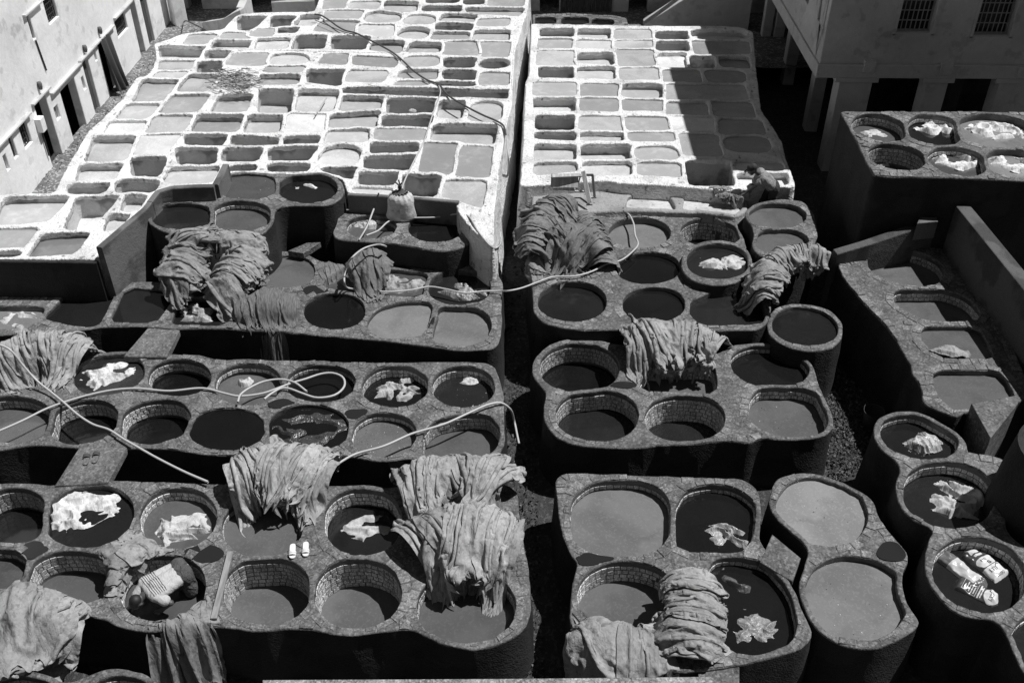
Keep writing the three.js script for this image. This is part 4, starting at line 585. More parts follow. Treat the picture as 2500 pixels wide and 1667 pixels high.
// one hide let fall in folds over what lies below it (a small cloth simulation)
function dropHide(F, c, dir, W, L, comp, nf, k, ragged, stiff) {
  const n = 30, m = 40, N1 = (n + 1) * (m + 1), x = new Float32Array(N1 * 3), o = new Float32Array(N1 * 3), rest = new Float32Array(N1 * 2), id = (i, j) => i * (m + 1) + j;
  const ax = dir.x, az = dir.z, bx = -dir.z, bz = dir.x, kw = 2 * Math.PI * nf / (W * comp), amp = 1.25 * Math.sqrt(1 / (comp * comp) - 1) / kw;
  for (let i = 0; i <= n; i++) for (let j = 0; j <= m; j++) {
    const u = i / n * 2 - 1, v = j / m * 2 - 1, e = id(i, j);
    const hemU = 1 - 0.34 * Math.pow(Math.abs(v), 3) * (0.5 + fbm(v * 2 + k, k, 2, 807)) , hemV = 0.86 + 0.26 * fbm(u * 1.8 + k, v > 0 ? 3 : 9, 2, 809) + ragged * (2 * vnoise(u * 9 + k * 3, v > 0 ? 5 : 11, 813) - 1) * Math.abs(v);
    const U = u * W / 2 * hemU, V = v * L / 2 * hemV; rest[e * 2] = U; rest[e * 2 + 1] = V;
    const wv = 0.7 * (fbm(V * 1.3 + k * 7, U + k, 2, 821) - 0.5), ph = kw * U * comp + k * 9 + wv * 5;
    const du = U * comp, dv = V * 0.94; x[e * 3] = c.x + ax * du + bx * dv; x[e * 3 + 2] = c.z + az * du + bz * dv;
    x[e * 3 + 1] = c.y + 0.06 + amp * (1 + Math.sin(ph)) + 0.03 * fbm(U * 9 + k, V * 9, 2, 823) - 0.25 * v * v * L / 2;
  }
  o.set(x);
  const C = []; const link = (a, b, s) => { const d = Math.hypot(rest[a * 2] - rest[b * 2], rest[a * 2 + 1] - rest[b * 2 + 1]); C.push(a, b, d, s); };
  for (let i = 0; i <= n; i++) for (let j = 0; j <= m; j++) { if (i < n) link(id(i, j), id(i + 1, j), 0.5); if (j < m) link(id(i, j), id(i, j + 1), 0.5); if (i < n && j < m) { link(id(i, j), id(i + 1, j + 1), 0.3); link(id(i + 1, j), id(i, j + 1), 0.3); } if (i < n - 1) link(id(i, j), id(i + 2, j), stiff); if (j < m - 1) link(id(i, j), id(i, j + 2), stiff); }
  const CA = Float32Array.from(C), H = (px, pz) => { const fx = (px - F.x0) / F.d, fz = (pz - F.z0) / F.d; if (fx < 0 || fz < 0 || fx >= F.nx - 1 || fz >= F.nz - 1) return 0; const i = fx | 0, j = fz | 0, s = fx - i, t = fz - j, a = F.h, q = j * F.nx + i; return (a[q] * (1 - s) + a[q + 1] * s) * (1 - t) + (a[q + F.nx] * (1 - s) + a[q + F.nx + 1] * s) * t; };
  const steps = 44, g = 9.8 * 0.016 * 0.016;
  for (let st = 0; st < steps; st++) {
    for (let e = 0; e < N1 * 3; e += 3) for (let q = 0; q < 3; q++) { const v = (x[e + q] - o[e + q]) * 0.955; o[e + q] = x[e + q]; x[e + q] += v - (q === 1 ? g : 0); }
    for (let it = 0; it < 5; it++) {
      for (let e = 0; e < CA.length; e += 4) { const a = CA[e] * 3, b = CA[e + 1] * 3, dx = x[b] - x[a], dy = x[b + 1] - x[a + 1], dz = x[b + 2] - x[a + 2], l = Math.sqrt(dx * dx + dy * dy + dz * dz) + 1e-9, f = (l - CA[e + 2]) / l * CA[e + 3] * (CA[e + 3] === stiff && l > CA[e + 2] ? 0 : 1); x[a] += dx * f; x[a + 1] += dy * f; x[a + 2] += dz * f; x[b] -= dx * f; x[b + 1] -= dy * f; x[b + 2] -= dz * f; }
    }
    for (let e = 0; e < N1 * 3; e += 3) { const h = H(x[e], x[e + 2]) + 0.012; if (x[e + 1] < h) { if (h - x[e + 1] > 0.14 && H(o[e], o[e + 2]) + 0.012 <= o[e + 1] + 0.02) { x[e] = o[e]; x[e + 2] = o[e + 2]; const h2 = H(x[e], x[e + 2]) + 0.012; if (x[e + 1] < h2) x[e + 1] = h2; } else { x[e + 1] = h - x[e + 1] > 0.2 ? x[e + 1] + 0.06 : h; o[e] = x[e] - (x[e] - o[e]) * 0.05; o[e + 2] = x[e + 2] - (x[e + 2] - o[e + 2]) * 0.05; o[e + 1] = x[e + 1]; } } }
  }
  // finer surface through the settled points
  const S = 2, nu = n * S, nv = m * S, pos = [], uv = [], idx = [], cr = (p0, p1, p2, p3, t) => 0.5 * (2 * p1 + (p2 - p0) * t + (2 * p0 - 5 * p1 + 4 * p2 - p3) * t * t + (3 * p1 - p0 - 3 * p2 + p3) * t * t * t);
  const ci = i => clamp(i, 0, n), cj = j => clamp(j, 0, m), tmp = [0, 0, 0, 0];
  for (let a = 0; a <= nu; a++) for (let b = 0; b <= nv; b++) {
    const i = Math.min(n - 1, a / S | 0), j = Math.min(m - 1, b / S | 0), s = a / S - i, t = b / S - j, out = [];
    for (let q = 0; q < 3; q++) { for (let r = -1; r < 3; r++) { const ii = ci(i + r); tmp[r + 1] = cr(x[id(ii, cj(j - 1)) * 3 + q], x[id(ii, j) * 3 + q], x[id(ii, cj(j + 1)) * 3 + q], x[id(ii, cj(j + 2)) * 3 + q], t); } out.push(cr(tmp[0], tmp[1], tmp[2], tmp[3], s)); }
    pos.push(...out); uv.push(rest[id(i, j) * 2] + s * W / n + k * 3, rest[id(i, j) * 2 + 1] + t * L / m + k);
    const fi = Math.round((out[0] - F.x0) / F.d), fj = Math.round((out[2] - F.z0) / F.d); if (fi >= 0 && fj >= 0 && fi < F.nx && fj < F.nz) { const e = fj * F.nx + fi; if (out[1] + 0.008 > F.h[e]) F.h[e] = out[1] + 0.008; }
  }
  for (let a = 0; a < nu; a++) for (let b = 0; b < nv; b++) { const p = a * (nv + 1) + b, q = p + 1, r = p + nv + 1, t = r + 1; idx.push(p, r, t, p, t, q); }
  const G0 = new THREE.BufferGeometry(); G0.setAttribute('position', new THREE.Float32BufferAttribute(pos, 3)); G0.setAttribute('uv', new THREE.Float32BufferAttribute(uv, 2)); G0.setIndex(idx); G0.computeVertexNormals(); return G0;
}
const ordinal = ['first', 'second', 'third', 'fourth', 'fifth', 'sixth', 'seventh', 'eighth', 'ninth', 'tenth', 'eleventh', 'twelfth', 'thirteenth', 'fourteenth'];
function pile(label, grp, o) {
  const made = [];
  const ridge = o.ridge.map(([x, y, h]) => P(x, y, h)), cur = new THREE.CatmullRomCurve3(ridge), pts = cur.getPoints(30);
  const R = o.R ?? 0.3, pad = o.L * 0.62 + 0.2, d = 0.035, x0 = Math.min(...pts.map(p => p.x)) - pad, x1 = Math.max(...pts.map(p => p.x)) + pad, z0 = Math.min(...pts.map(p => p.z)) - pad, z1 = Math.max(...pts.map(p => p.z)) + pad;
  const F = { x0, z0, d, nx: Math.ceil((x1 - x0) / d) + 1, nz: Math.ceil((z1 - z0) / d) + 1 }; F.h = new Float32Array(F.nx * F.nz);
  for (let j = 0; j < F.nz; j++) for (let i = 0; i < F.nx; i++) {
    const x = x0 + i * d, z = z0 + j * d; let h = solidAt(x, z, o.on), best = 9, hy = 0; for (const p of pts) { const q = Math.hypot(p.x - x, p.z - z); if (q < best) { best = q; hy = p.y; } }
    if (best < R) { const top = hy - 0.16, v = h + Math.max(0, top - h) * Math.pow(1 - (best / R) ** 2, 0.4); if (v > h) h = v; } F.h[j * F.nx + i] = h;
  }
  for (let i = 0; i < o.n; i++) {
    const u = o.n > 1 ? (i * 0.618034 + 0.1 * rnd()) % 1 : 0.5, p = cur.getPoint(0.08 + u * 0.84), t = cur.getTangent(0.08 + u * 0.84); t.y = 0; t.normalize();
    const an = rr(-1, 1) * (o.turn ?? 0.35), dir = { x: t.x * Math.cos(an) - t.z * Math.sin(an), z: t.x * Math.sin(an) + t.z * Math.cos(an) }; if ((dir.x < 0) !== !!o.flip) { dir.x *= -1; dir.z *= -1; }
    const sh = (o.shift ?? 0) + rr(-0.14, 0.14), fi = Math.round((p.x - x0) / d), fj = Math.round((p.z - z0) / d); let top = 0; for (let a = -5; a <= 5; a++) for (let b = -5; b <= 5; b++) top = Math.max(top, F.h[(fj + a) * F.nx + fi + b] || 0);
    const g = dropHide(F, { x: p.x - dir.z * sh, y: top, z: p.z + dir.x * sh }, dir, (o.W ?? 1.1) * rr(0.85, 1.15), o.L * rr(0.85, 1.12), o.comp ?? 0.55, o.folds ?? 3, rr(0, 30), o.ragged ?? 0.1, o.stiff ?? 0.06);
    const hm = mesh('hide', g, hideMat(o.tone * 0.98 * [0.84, 1, 1.14][Math.floor(rnd() * 3)], !!o.fur)); made.push({ hm, x: p.x, z: p.z });
  }
  const along = Math.abs(ridge[0].x - ridge[ridge.length - 1].x) > Math.abs(ridge[0].z - ridge[ridge.length - 1].z), [head, tail] = label.split('|');
  made.sort((a, b) => along ? a.x - b.x : a.z - b.z).forEach((q, i) => tag(q.hm, `${head}, ${ordinal[i]} from ${along ? 'left' : 'back'}, ${tail}`, 'hide', grp));
}
pile('pale wrinkled hide|in heap above the white sandals', 'hides heaped above the white sandals', { on: ['D5', 'D4'], ridge: [[560, 1125, 1.72], [640, 1095, 1.8], [735, 1092, 1.8], [815, 1125, 1.7]], n: 13, L: 1.75, W: 1.15, comp: 0.3, folds: 1.9, tone: 0.46, R: 0.42, shift: 0.12, ragged: 0.22 });
pile('pale hide|in rear heap left of channel', 'hides of the rear heap left of the channel', { on: ['D5', 'D4'], ridge: [[975, 1165, 1.66], [1060, 1125, 1.76], [1160, 1115, 1.76], [1245, 1155, 1.66]], n: 12, R: 0.4, L: 1.7, W: 1.15, comp: 0.3, folds: 1.9, tone: 0.4, shift: 0.1, ragged: 0.22 });
pile('pale hide|in front heap over wide near vat', 'hides of the front heap left of the channel', { on: ['D5'], ridge: [[1000, 1285, 1.7], [1080, 1252, 1.8], [1180, 1250, 1.8], [1258, 1290, 1.7]], n: 13, R: 0.42, L: 1.85, W: 1.2, comp: 0.3, folds: 1.9, tone: 0.44, shift: 0.25, ragged: 0.22 });
pile('grey hide|in heap over the tiled vats', 'hides hung over the tile lined vats', { on: ['E3'], ridge: [[1530, 812, 1.66], [1600, 785, 1.78], [1690, 785, 1.78], [1775, 822, 1.66]], n: 12, R: 0.38, L: 1.7, W: 1.15, comp: 0.3, folds: 2.2, tone: 0.38, shift: 0.2, ragged: 0.24 });
pile('grey hide|in bundle by the sloping wall', 'hides slung over the sloping wall', { on: ['E1', 'E3R', 'E6'], ridge: [[1872, 705, 1.9], [1880, 630, 2.12], [1945, 588, 2.18], [2035, 598, 2.1]], n: 14, L: 1.45, W: 1.0, comp: 0.34, folds: 2.4, tone: 0.42, R: 0.22 });
pile('pale hide|in heap cut by left edge', 'hides heaped at the left edge', { on: ['D4', 'D3'], ridge: [[-50, 850, 1.6], [50, 815, 1.7], [140, 808, 1.7], [215, 850, 1.55]], n: 12, L: 1.7, W: 1.15, comp: 0.3, folds: 1.9, tone: 0.42, shift: 0.15, ragged: 0.22 });
pile('pale folded hide|in stack across near right wall', 'hides stacked across the near right wall', { on: ['E4L'], ridge: [[1665, 1385, 1.45], [1700, 1420, 1.6], [1690, 1500, 1.6], [1690, 1565, 1.45]], n: 11, L: 1.35, W: 1.1, comp: 0.32, folds: 1.8, tone: 0.44, R: 0.34, turn: 0.3 });
pile('smooth hide|hanging at near tiled vat', 'hides hanging at the near end of the tiled vat', { on: ['E4L'], ridge: [[1400, 1545, 1.35], [1460, 1520, 1.42], [1540, 1530, 1.42], [1610, 1560, 1.35]], n: 7, L: 1.5, W: 1.2, comp: 0.5, folds: 2.2, tone: 0.4, R: 0.2, shift: 0.4 });
pile('broad smooth hide|in lower left corner heap', 'broad hides at the lower left corner', { on: ['D5', 'D6'], ridge: [[-60, 1475, 1.45], [40, 1468, 1.52], [120, 1478, 1.5], [180, 1515, 1.4]], n: 9, L: 1.5, W: 1.4, comp: 0.55, folds: 2, tone: 0.44, R: 0.34, shift: 0.28, turn: 0.6 });
pile('woolly hide|on wall behind bending man', 'woolly hides behind the bending man', { on: ['D5'], ridge: [[262, 1400, 1.28], [295, 1340, 1.34], [350, 1305, 1.3]], n: 4, L: 0.75, W: 0.75, comp: 0.75, folds: 1.6, tone: 0.36, R: 0.15 });
pile('wet dripping hide|before the bending man', 'wet hides in front of the bending man', { on: ['D5'], ridge: [[385, 1522, 1.2], [440, 1500, 1.24], [505, 1482, 1.2]], n: 5, L: 1.3, W: 0.9, comp: 0.45, folds: 2.6, tone: 0.3, R: 0.12, shift: 0.4, ragged: 0.2 });
pile('dark bundled hide|below the tied sack', 'hides bundled below the sack', { on: ['D3', 'D2'], ridge: [[865, 625, 1.8], [900, 605, 1.9], [935, 620, 1.8]], n: 5, L: 1.6, W: 0.9, comp: 0.55, folds: 2, tone: 0.26, R: 0.3, shift: 0.12 });
pile('small dark hide|beside bundle below the sack', 'small hides beside the bundle', { on: ['D3'], ridge: [[790, 640, 1.4], [825, 636, 1.4]], n: 2, L: 0.8, W: 0.5, comp: 0.6, folds: 2, tone: 0.26, R: 0.12, shift: 0.1 });
pile('shaggy dark fleece|among the middle pools', 'fleeces among the middle pools', { on: ['D3'], ridge: [[600, 722, 1.62], [640, 705, 1.75], [690, 712, 1.7]], n: 4, L: 1.15, W: 0.9, comp: 0.7, folds: 2, tone: 0.24, fur: true, R: 0.36, shift: 0.1, ragged: 0.2 });
pile('small shaggy fleece|dangling over the gap', 'small fleeces over the gap', { on: ['D3'], ridge: [[645, 800, 1.26], [690, 802, 1.26]], n: 2, L: 0.9, W: 0.5, comp: 0.65, folds: 2, tone: 0.24, fur: true, R: 0.1, shift: 0.25, ragged: 0.25 });
pile('grey hide|in left bundle of twin heap', 'hides of the left twin bundle', { on: ['D3', 'D1'], ridge: [[455, 555, 2.15], [450, 590, 2.15], [440, 650, 1.9], [415, 710, 1.5]], n: 10, L: 1.4, W: 1.1, comp: 0.32, folds: 1.9, tone: 0.34, R: 0.4 });
pile('grey hide|in right bundle of twin heap', 'hides of the right twin bundle', { on: ['D3', 'D1'], ridge: [[612, 580, 2.05], [590, 610, 2.05], [555, 660, 1.85], [520, 715, 1.5]], n: 10, L: 1.4, W: 1.1, comp: 0.32, folds: 1.9, tone: 0.34, R: 0.4 });
const gP4 = 'hides of the big dark heap';
pile('dark hide|at back of the big heap', gP4 + ' at the back', { on: ['E1'], ridge: [[1390, 465, 2.16], [1350, 480, 2.21], [1310, 530, 2.11], [1295, 600, 1.86]], n: 12, L: 1.5, W: 1.0, comp: 0.36, folds: 2.4, tone: 0.24, R: 0.4 });
pile('dark hide|at right of the big heap', gP4 + ' at the right', { on: ['E1'], ridge: [[1420, 500, 2.06], [1455, 550, 1.96], [1480, 630, 1.71]], n: 6, L: 1.2, W: 0.9, comp: 0.36, folds: 2.2, tone: 0.24, R: 0.3 });
pile('dark hide|at front of the big heap', gP4 + ' at the front', { on: ['E1'], ridge: [[1330, 570, 2.01], [1370, 540, 2.13], [1430, 545, 2.13], [1475, 585, 1.96]], n: 7, L: 1.9, W: 1.1, comp: 0.32, folds: 1.8, tone: 0.24, shift: 0.25, ragged: 0.24 });
pile('dark hide|at foot of the big heap', gP4 + ' at its foot', { on: ['E1'], ridge: [[1295, 620, 1.61], [1335, 612, 1.63], [1365, 640, 1.57]], n: 3, L: 1.1, W: 0.8, comp: 0.55, folds: 2.4, tone: 0.25, R: 0.15, shift: 0.15 });

pile('grey folded hide|under the capped man\'s hands', 'hides on the white ledge', { on: ['WR'], ridge: [[1752, 458, 1.86], [1785, 458, 1.9], [1818, 464, 1.86]], n: 2, L: 0.5, W: 0.75, comp: 0.6, folds: 2, tone: 0.34, R: 0.1 });
/* hides afloat in the vats: a crumpled sheet of which only the crests rise above the dye */
function floater(label, grp, px, py, y, rx, rz, rot, tone, o = {}) {
  const c = P(px, py, y), n = 56, pos = [], uv = [], idx = [], k = rr(0, 50), amp = o.amp ?? 0.085, R = THREE.MathUtils.degToRad(rot);
  const at = (i, j) => i * (n + 1) + j; let bas = null; for (const q of Object.values(blocks)) for (const w of q.basins) if (Math.abs(w.lv - y) < 0.12 && inside(c, w.c)) bas = w;
  for (let i = 0; i <= n; i++) for (let j = 0; j <= n; j++) {
    let a = i / n * 2 - 1, b = j / n * 2 - 1; const m = Math.max(Math.abs(a), Math.abs(b)), l = Math.hypot(a, b) || 1; // square to blob
    const th = Math.atan2(b, a), e = 0.72 + 0.5 * fbm(Math.cos(th) * 1.6 + k, Math.sin(th) * 1.6 + k, 3, 851); a = a / l * m * e; b = b / l * m * e;
    const x = a * rx, z = b * rz, w = fbm(x * 2 + k, z * 2, 2, 853);
    const r1 = ridged(x * 2.6 + w * 2.2 + k, z * 3.8 - w * 1.6 + k, 857), r2 = ridged(x * 6 + w * 3 + k, z * 8 - w, 859);
    let h = amp * (1.9 * Math.pow(r1, 1.7) - 0.98) + amp * 0.3 * (r2 - 0.6) - amp * 1.1 * smooth(0.6, 1, m) + (o.lift ?? 0) * 1.0;
    let X = x * Math.cos(R) - z * Math.sin(R), Z = x * Math.sin(R) + z * Math.cos(R), f = 1; if (bas) { while (f > 0.1 && !inside({ x: c.x + X * (f + 0.04), z: c.z + Z * (f + 0.04) }, bas.c)) f -= 0.05; h += bas.lv + 0.005 - y; }
    pos.push(c.x + X * f, y + h, c.z + Z * f); uv.push(x + k, z);
  }
  for (let i = 0; i < n; i++) for (let j = 0; j < n; j++) idx.push(at(i, j), at(i, j + 1), at(i + 1, j + 1), at(i, j), at(i + 1, j + 1), at(i + 1, j));
  const g = new THREE.BufferGeometry(); g.setAttribute('position', new THREE.Float32BufferAttribute(pos, 3)); g.setAttribute('uv', new THREE.Float32BufferAttribute(uv, 2)); g.setIndex(idx); g.computeVertexNormals();
  const mt = o.gloss ? (hideMats['g' + tone] ??= mat(tone, T.hide, 0.9, T.hideBump, 0.4, 0.01, 0.25)) : hideMat(Math.min(0.98, tone * 1.35));
  return tag(mesh(o.name ?? 'soaking_hide', g, mt), label, o.cat ?? 'hide', grp);
}
const G = 'hides soaking in the vats';
const fl = [
  ['pale hide floating alone in the raised round vat', 752, 460, 1.97, .3, .2, 20, .6], ['tangle of pale hides in the small vat left of the sack', 905, 552, 1.55, .42, .26, 0, .5],
  ['pale scrap of hide in the pool at the left edge', 40, 778, 1.09, .4, .25, 10, .5, { amp: .04 }], ['glistening hides in the square pool by the shaggy fleece', 490, 762, 1.1, .5, .36, 5, .5, { gloss: 1 }],
  ['crumpled hide spread beside the hose below the sack', 965, 695, 1.13, .62, .3, 5, .34, { amp: .1, lift: .04 }], ['dark wet hide next to the crumpled one below the sack', 880, 690, 1.12, .4, .22, 0, .14, { amp: .1, lift: .02 }], ['wet hides afloat in the round pool the hose crosses', 1130, 712, 1.08, .46, .3, 10, .42, { gloss: 1 }],
  ['bright hide floating in the first vat of the long platform', 262, 915, 1.01, .5, .34, -25, .62, { lift: .015 }], ['small knotted hide floating under the coiled hose', 597, 934, .87, .14, .11, 0, .6, { lift: .03 }], ['woolly hide hooked in the fifth vat of the back row', 972, 950, .84, .42, .3, -20, .42, { lift: .01 }], ['two small pale scraps in the last vat of the back row', 1150, 930, .86, .2, .12, 0, .5, { amp: .04 }],
  ['dark shiny hides filling the vat above the big near heap', 752, 1046, 1.03, .66, .5, 0, .07, { gloss: 1, amp: .05 }], ['bright crumpled hides in the near left vat', 195, 1240, 1.0, .6, .4, -20, .62, { lift: .02 }], ['pale hides trailing out of the vat beside the near left one', 440, 1290, .84, .5, .36, -15, .5, { amp: .1 }], ['star shaped pale hide sunk in the near vat behind the sandals', 893, 1290, .72, .4, .3, 15, .45, { amp: .06 }],
  ['pale hides swirled in the free round vat', 1765, 640, 1.42, .48, .3, 5, .5, { lift: .01 }], ['folded sheet of pale hide in the dark near pool', 1778, 1308, .94, .36, .26, 20, .5, { gloss: 1 }], ['glossy dark hide near the folded stack', 1800, 1410, .92, .3, .2, 60, .16, { gloss: 1 }], ['glossy pale hide at the near end of the dark pool', 1835, 1530, .92, .36, .26, -30, .36, { gloss: 1, amp: .05 }],
  ['smooth bright hide peaking out of the vat below the raised pools', 2258, 1086, 1.28, .3, .22, -10, .6, { lift: .035, gloss: 1 }], ['pale hide half in shade in the middle vat at the right edge', 2345, 1225, 1.18, .42, .46, 30, .5, { lift: .02 }], ['curled leather scraps in the square raised pool', 2320, 855, 1.6, .3, .14, 10, .3, { amp: .05 }],
  ['few pale scraps in the first vat of the tall tank', 2135, 325, 2.92, .3, .2, 20, .5, { amp: .04 }], ['bright hide in the second vat of the tall tank', 2285, 318, 2.99, .4, .32, 20, .75, { lift: .03 }], ['large bright hide in the third vat of the tall tank', 2430, 320, 3.05, .6, .36, 10, .75, { lift: .035 }], ['pale scraps in the deep front vat of the tall tank', 2150, 398, 2.72, .2, .14, 30, .5], ['bright torn hides in the middle front vat of the tall tank', 2338, 396, 2.99, .48, .3, 20, .75, { lift: .03 }], ['bright hide in the front vat of the tall tank at the edge', 2480, 402, 3.05, .5, .3, 30, .75, { lift: .03 }],
];
for (const [l, x, y, h, a, b, r, t, o] of fl) floater(l, G, x, y, h, a * 1.15, b * 1.15, r, t, o);
/* ---------- hoses, sack, small things ---------- */
function tube(name, pts, r, m, label, cat, grp) { const c = new THREE.CatmullRomCurve3(pts, false, 'centripetal'), g = new THREE.TubeGeometry(c, Math.max(24, Math.round(c.getLength() * 14)), r, 8); return tag(mesh(name, g, m), label, cat, grp); }
const px3 = (z, a, h) => { const o = []; for (let i = 0; i < a.length; i += 2) { const [x, y] = z(a[i], a[i + 1]); o.push(P(x, y, typeof h === 'function' ? h(x, y) : h)); } return o; };
const r21 = Z3(0, 410), r22 = Z3(620, 410), r23 = Z3(1240, 410), r24 = Z3(1860, 410), r31 = Z3(0, 820), r32 = Z3(620, 820), r33 = Z3(1240, 820), r34 = Z3(1860, 820), r41 = Z3(0, 1237), r42 = Z3(620, 1237), r43 = Z3(1240, 1237), r44 = Z3(1860, 1237);
const GH = 'hoses lying over the vats';
tube('electric_cable', px3(zB, [190, 140, 240, 145, 330, 195, 420, 260, 500, 300, 580, 318, 750, 400, 950, 510, 1050, 590, 1150, 685, 1290, 780, 1400, 822, 1470, 905, 1530, 955, 1700, 1055, 1850, 1130, 1950, 1172, 2030, 1220, 2062, 1320], HWL + 0.05), 0.024, M.cable, 'black cable running slantwise across the white basins', 'cable');
tube('electric_cable', px3(zB, [195, 195, 300, 240, 420, 290, 500, 318, 600, 335], HWL + 0.04), 0.012, M.cable, 'thin dark cable end at the far corner of the white basins', 'cable');
tube('hose', [...px3(zB, [2062, 1322, 2072, 1400, 2078, 1480], HWL + 0.04), ...px3(zE, [2085, 830], HWL - 0.1), ...px3(zE, [2065, 1050, 2010, 1300, 2000, 1480], 0.9), ...px3(r22, [2190, 560, 2200, 640], 0.9), ...px3(r22, [2175, 700], 1.3), ...px3(r22, [2100, 690, 2000, 570, 1910, 430], 2.08), ...px3(r22, [1830, 408], 1.95), ...px3(r22, [1700, 425, 1600, 440, 1350, 447, 1210, 470, 1100, 560, 1000, 600], 1.76)], 0.018, M.hose, 'pale hose looping from the channel to the vats by the sack', 'hose', GH);
tube('rope', [...px3(zB, [1405, 830, 1420, 900, 1350, 1100, 1250, 1400], HWL + 0.04), ...px3(zE, [1170, 835, 1090, 1000, 1055, 1085], HWL + 0.05), P(982, 462, 2.3)], 0.017, M.hose, 'white rope led across the basins to the tied sack', 'rope');
tube('hose', [...px3(r22, [1108, 228], 2.2), ...px3(r22, [1095, 290, 1060, 380, 1000, 530], 1.85), ...px3(r22, [935, 640], 1.72)], 0.019, M.hose, 'short length of hose hanging over the black parapet', 'hose', GH);
tube('hose', [...px3(r22, [1175, 700], 1.95), ...px3(r22, [1150, 688, 1100, 682, 980, 715, 870, 800], 2.05), ...px3(r22, [815, 900, 803, 1010], 1.6), ...px3(r22, [835, 1068, 950, 1082, 1200, 1102, 1400, 1086, 1560, 1057, 1700, 1077, 1880, 1113, 2050, 1097, 2200, 1095], 1.28), ...px3(r23, [0, 1095, 120, 1070], 1.4), ...px3(r23, [280, 1010, 400, 970, 600, 962, 750, 920, 880, 855, 1000, 825, 1110, 745, 1160, 680, 1135, 600, 1115, 480, 1060, 400, 960, 376], 1.42)], 0.019, M.hose, 'long pale hose bridging the channel between middle vat blocks', 'hose', GH);
tube('hose', [...px3(r31, [-150, 900, 0, 840, 200, 752, 400, 652, 560, 592, 800, 522, 1000, 482, 1200, 467, 1500, 490, 1800, 466, 2000, 512, 2120, 536, 2334, 512], 1.15), ...px3(r32, [150, 488, 330, 420, 450, 385, 600, 337, 700, 331, 790, 370, 802, 450, 720, 525, 560, 550, 430, 512, 300, 466, 240, 466, 140, 522, 90, 562], 1.16)], 0.02, M.hose, 'pale hose coiled at the back row of the long platform', 'hose', GH);
tube('hose', px3((x, y) => x < 0 ? r31(x + 10000, y) : r32(x, y), [-7885, 590, -7860, 520, 0, 440, 100, 402, 230, 386, 350, 410, 470, 495], 1.2), 0.019, M.hose, 'short loop of hose over the small floating hide', 'hose', GH);
tube('hose', [...px3(r31, [-40, 70], 1.9), ...px3(r31, [80, 120], 1.86), ...px3(r31, [200, 262], 1.55), ...px3(r31, [320, 395], 1.3), ...px3(r31, [450, 500, 560, 590, 700, 710, 830, 790, 960, 832, 1100, 920, 1240, 1000], 1.2), ...px3(r31, [1400, 1090, 1650, 1215, 1850, 1300], 1.2)], 0.02, M.hose, 'pale hose running slantwise down from the left edge heap', 'hose', GH);
tube('hose', [...px3(r32, [640, 1210, 760, 1130], 1.25), ...px3(r32, [900, 1052, 1150, 982, 1400, 872, 1500, 842, 1700, 782, 1900, 692, 2100, 607], 1.19), ...px3(r32, [2200, 596], 1.15), ...px3(r32, [2275, 645], 1.0), ...px3(r32, [2320, 770, 2345, 890, 2360, 960], 0.5)], 0.02, M.hose, 'pale hose rising from the sandal heap to the channel', 'hose', GH);

{ // tied sack
  const S = group('tied_sack'), b = P(981, 529, 1.72); tag(S, 'pale full sack tied at the neck, standing between two vats', 'sack'); S.position.copy(b);
  const prof = [[0.02, 0], [0.27, 0.0], [0.29, 0.05], [0.275, 0.16], [0.275, 0.3], [0.28, 0.4], [0.265, 0.48], [0.22, 0.54], [0.13, 0.585], [0.03, 0.62]];
  const lg = new THREE.LatheGeometry(prof.map(a => new THREE.Vector2(...a)), 72); const sh = (g, base) => { const p = g.attributes.position; for (let i = 0; i < p.count; i++) { const x = p.getX(i), y = p.getY(i), z = p.getZ(i), a = Math.atan2(z, x), t = smooth(0.42, 0.62, y), low = 1 - smooth(0, 0.3, y); const k = 1 + t * 0.12 * Math.sin(a * 13) + 0.05 * (fbm(Math.cos(a) * 2 + 5, y * 4 + Math.sin(a) * 2, 3, 903) - 0.5) * 2 + low * 0.16 * Math.pow(Math.abs(Math.cos(a)), 3) * Math.sign(1); p.setX(i, x * k * base); p.setZ(i, z * k * base * 0.8); } g.computeVertexNormals(); return g; };
  mesh('sack_body', sh(lg, 1), M.sack, S);
  const cap = new THREE.LatheGeometry([[0.18, 0.56], [0.15, 0.578], [0.09, 0.606], [0.035, 0.635], [0.028, 0.68], [0.04, 0.72]].map(a => new THREE.Vector2(...a)), 72); const p = cap.attributes.position; for (let i = 0; i < p.count; i++) { const a = Math.atan2(p.getZ(i), p.getX(i)); if (p.getY(i) < 0.565) { const k = 1 - 0.28 * Math.abs(Math.sin(a * 6.5)); p.setX(i, p.getX(i) * k); p.setZ(i, p.getZ(i) * k); p.setY(i, 0.566 + 0.05 * (1 - k) * 3); } } mesh('neck_cloth', sh(cap, 1.04), M.clothDark, S);
  for (const [dx, dy, dz] of [[-0.09, 0.13, 0], [0.05, 0.12, 0.02], [-0.02, 0.15, -0.05]]) { const t = new THREE.TubeGeometry(new THREE.CatmullRomCurve3([new THREE.Vector3(0, 0.7, 0), new THREE.Vector3(dx * 0.4, 0.7 + dy * 0.6, dz), new THREE.Vector3(dx, 0.7 + dy, dz)]), 8, 0.016, 6); mesh('neck_end', t, M.clothDark, S); }
}
function plank(name, a, b, w, t, m, parent, roll = 0) { const d = b.clone().sub(a), l = d.length(), g = new RoundedBoxGeometry(l, t, w, 1, 0.004); if (roll) g.rotateX(roll); g.applyQuaternion(new THREE.Quaternion().setFromUnitVectors(new THREE.Vector3(1, 0, 0), d.normalize())); g.translate((a.x + b.x) / 2, (a.y + b.y) / 2, (a.z + b.z) / 2); return mesh(name, boxUV(g), m, parent); }
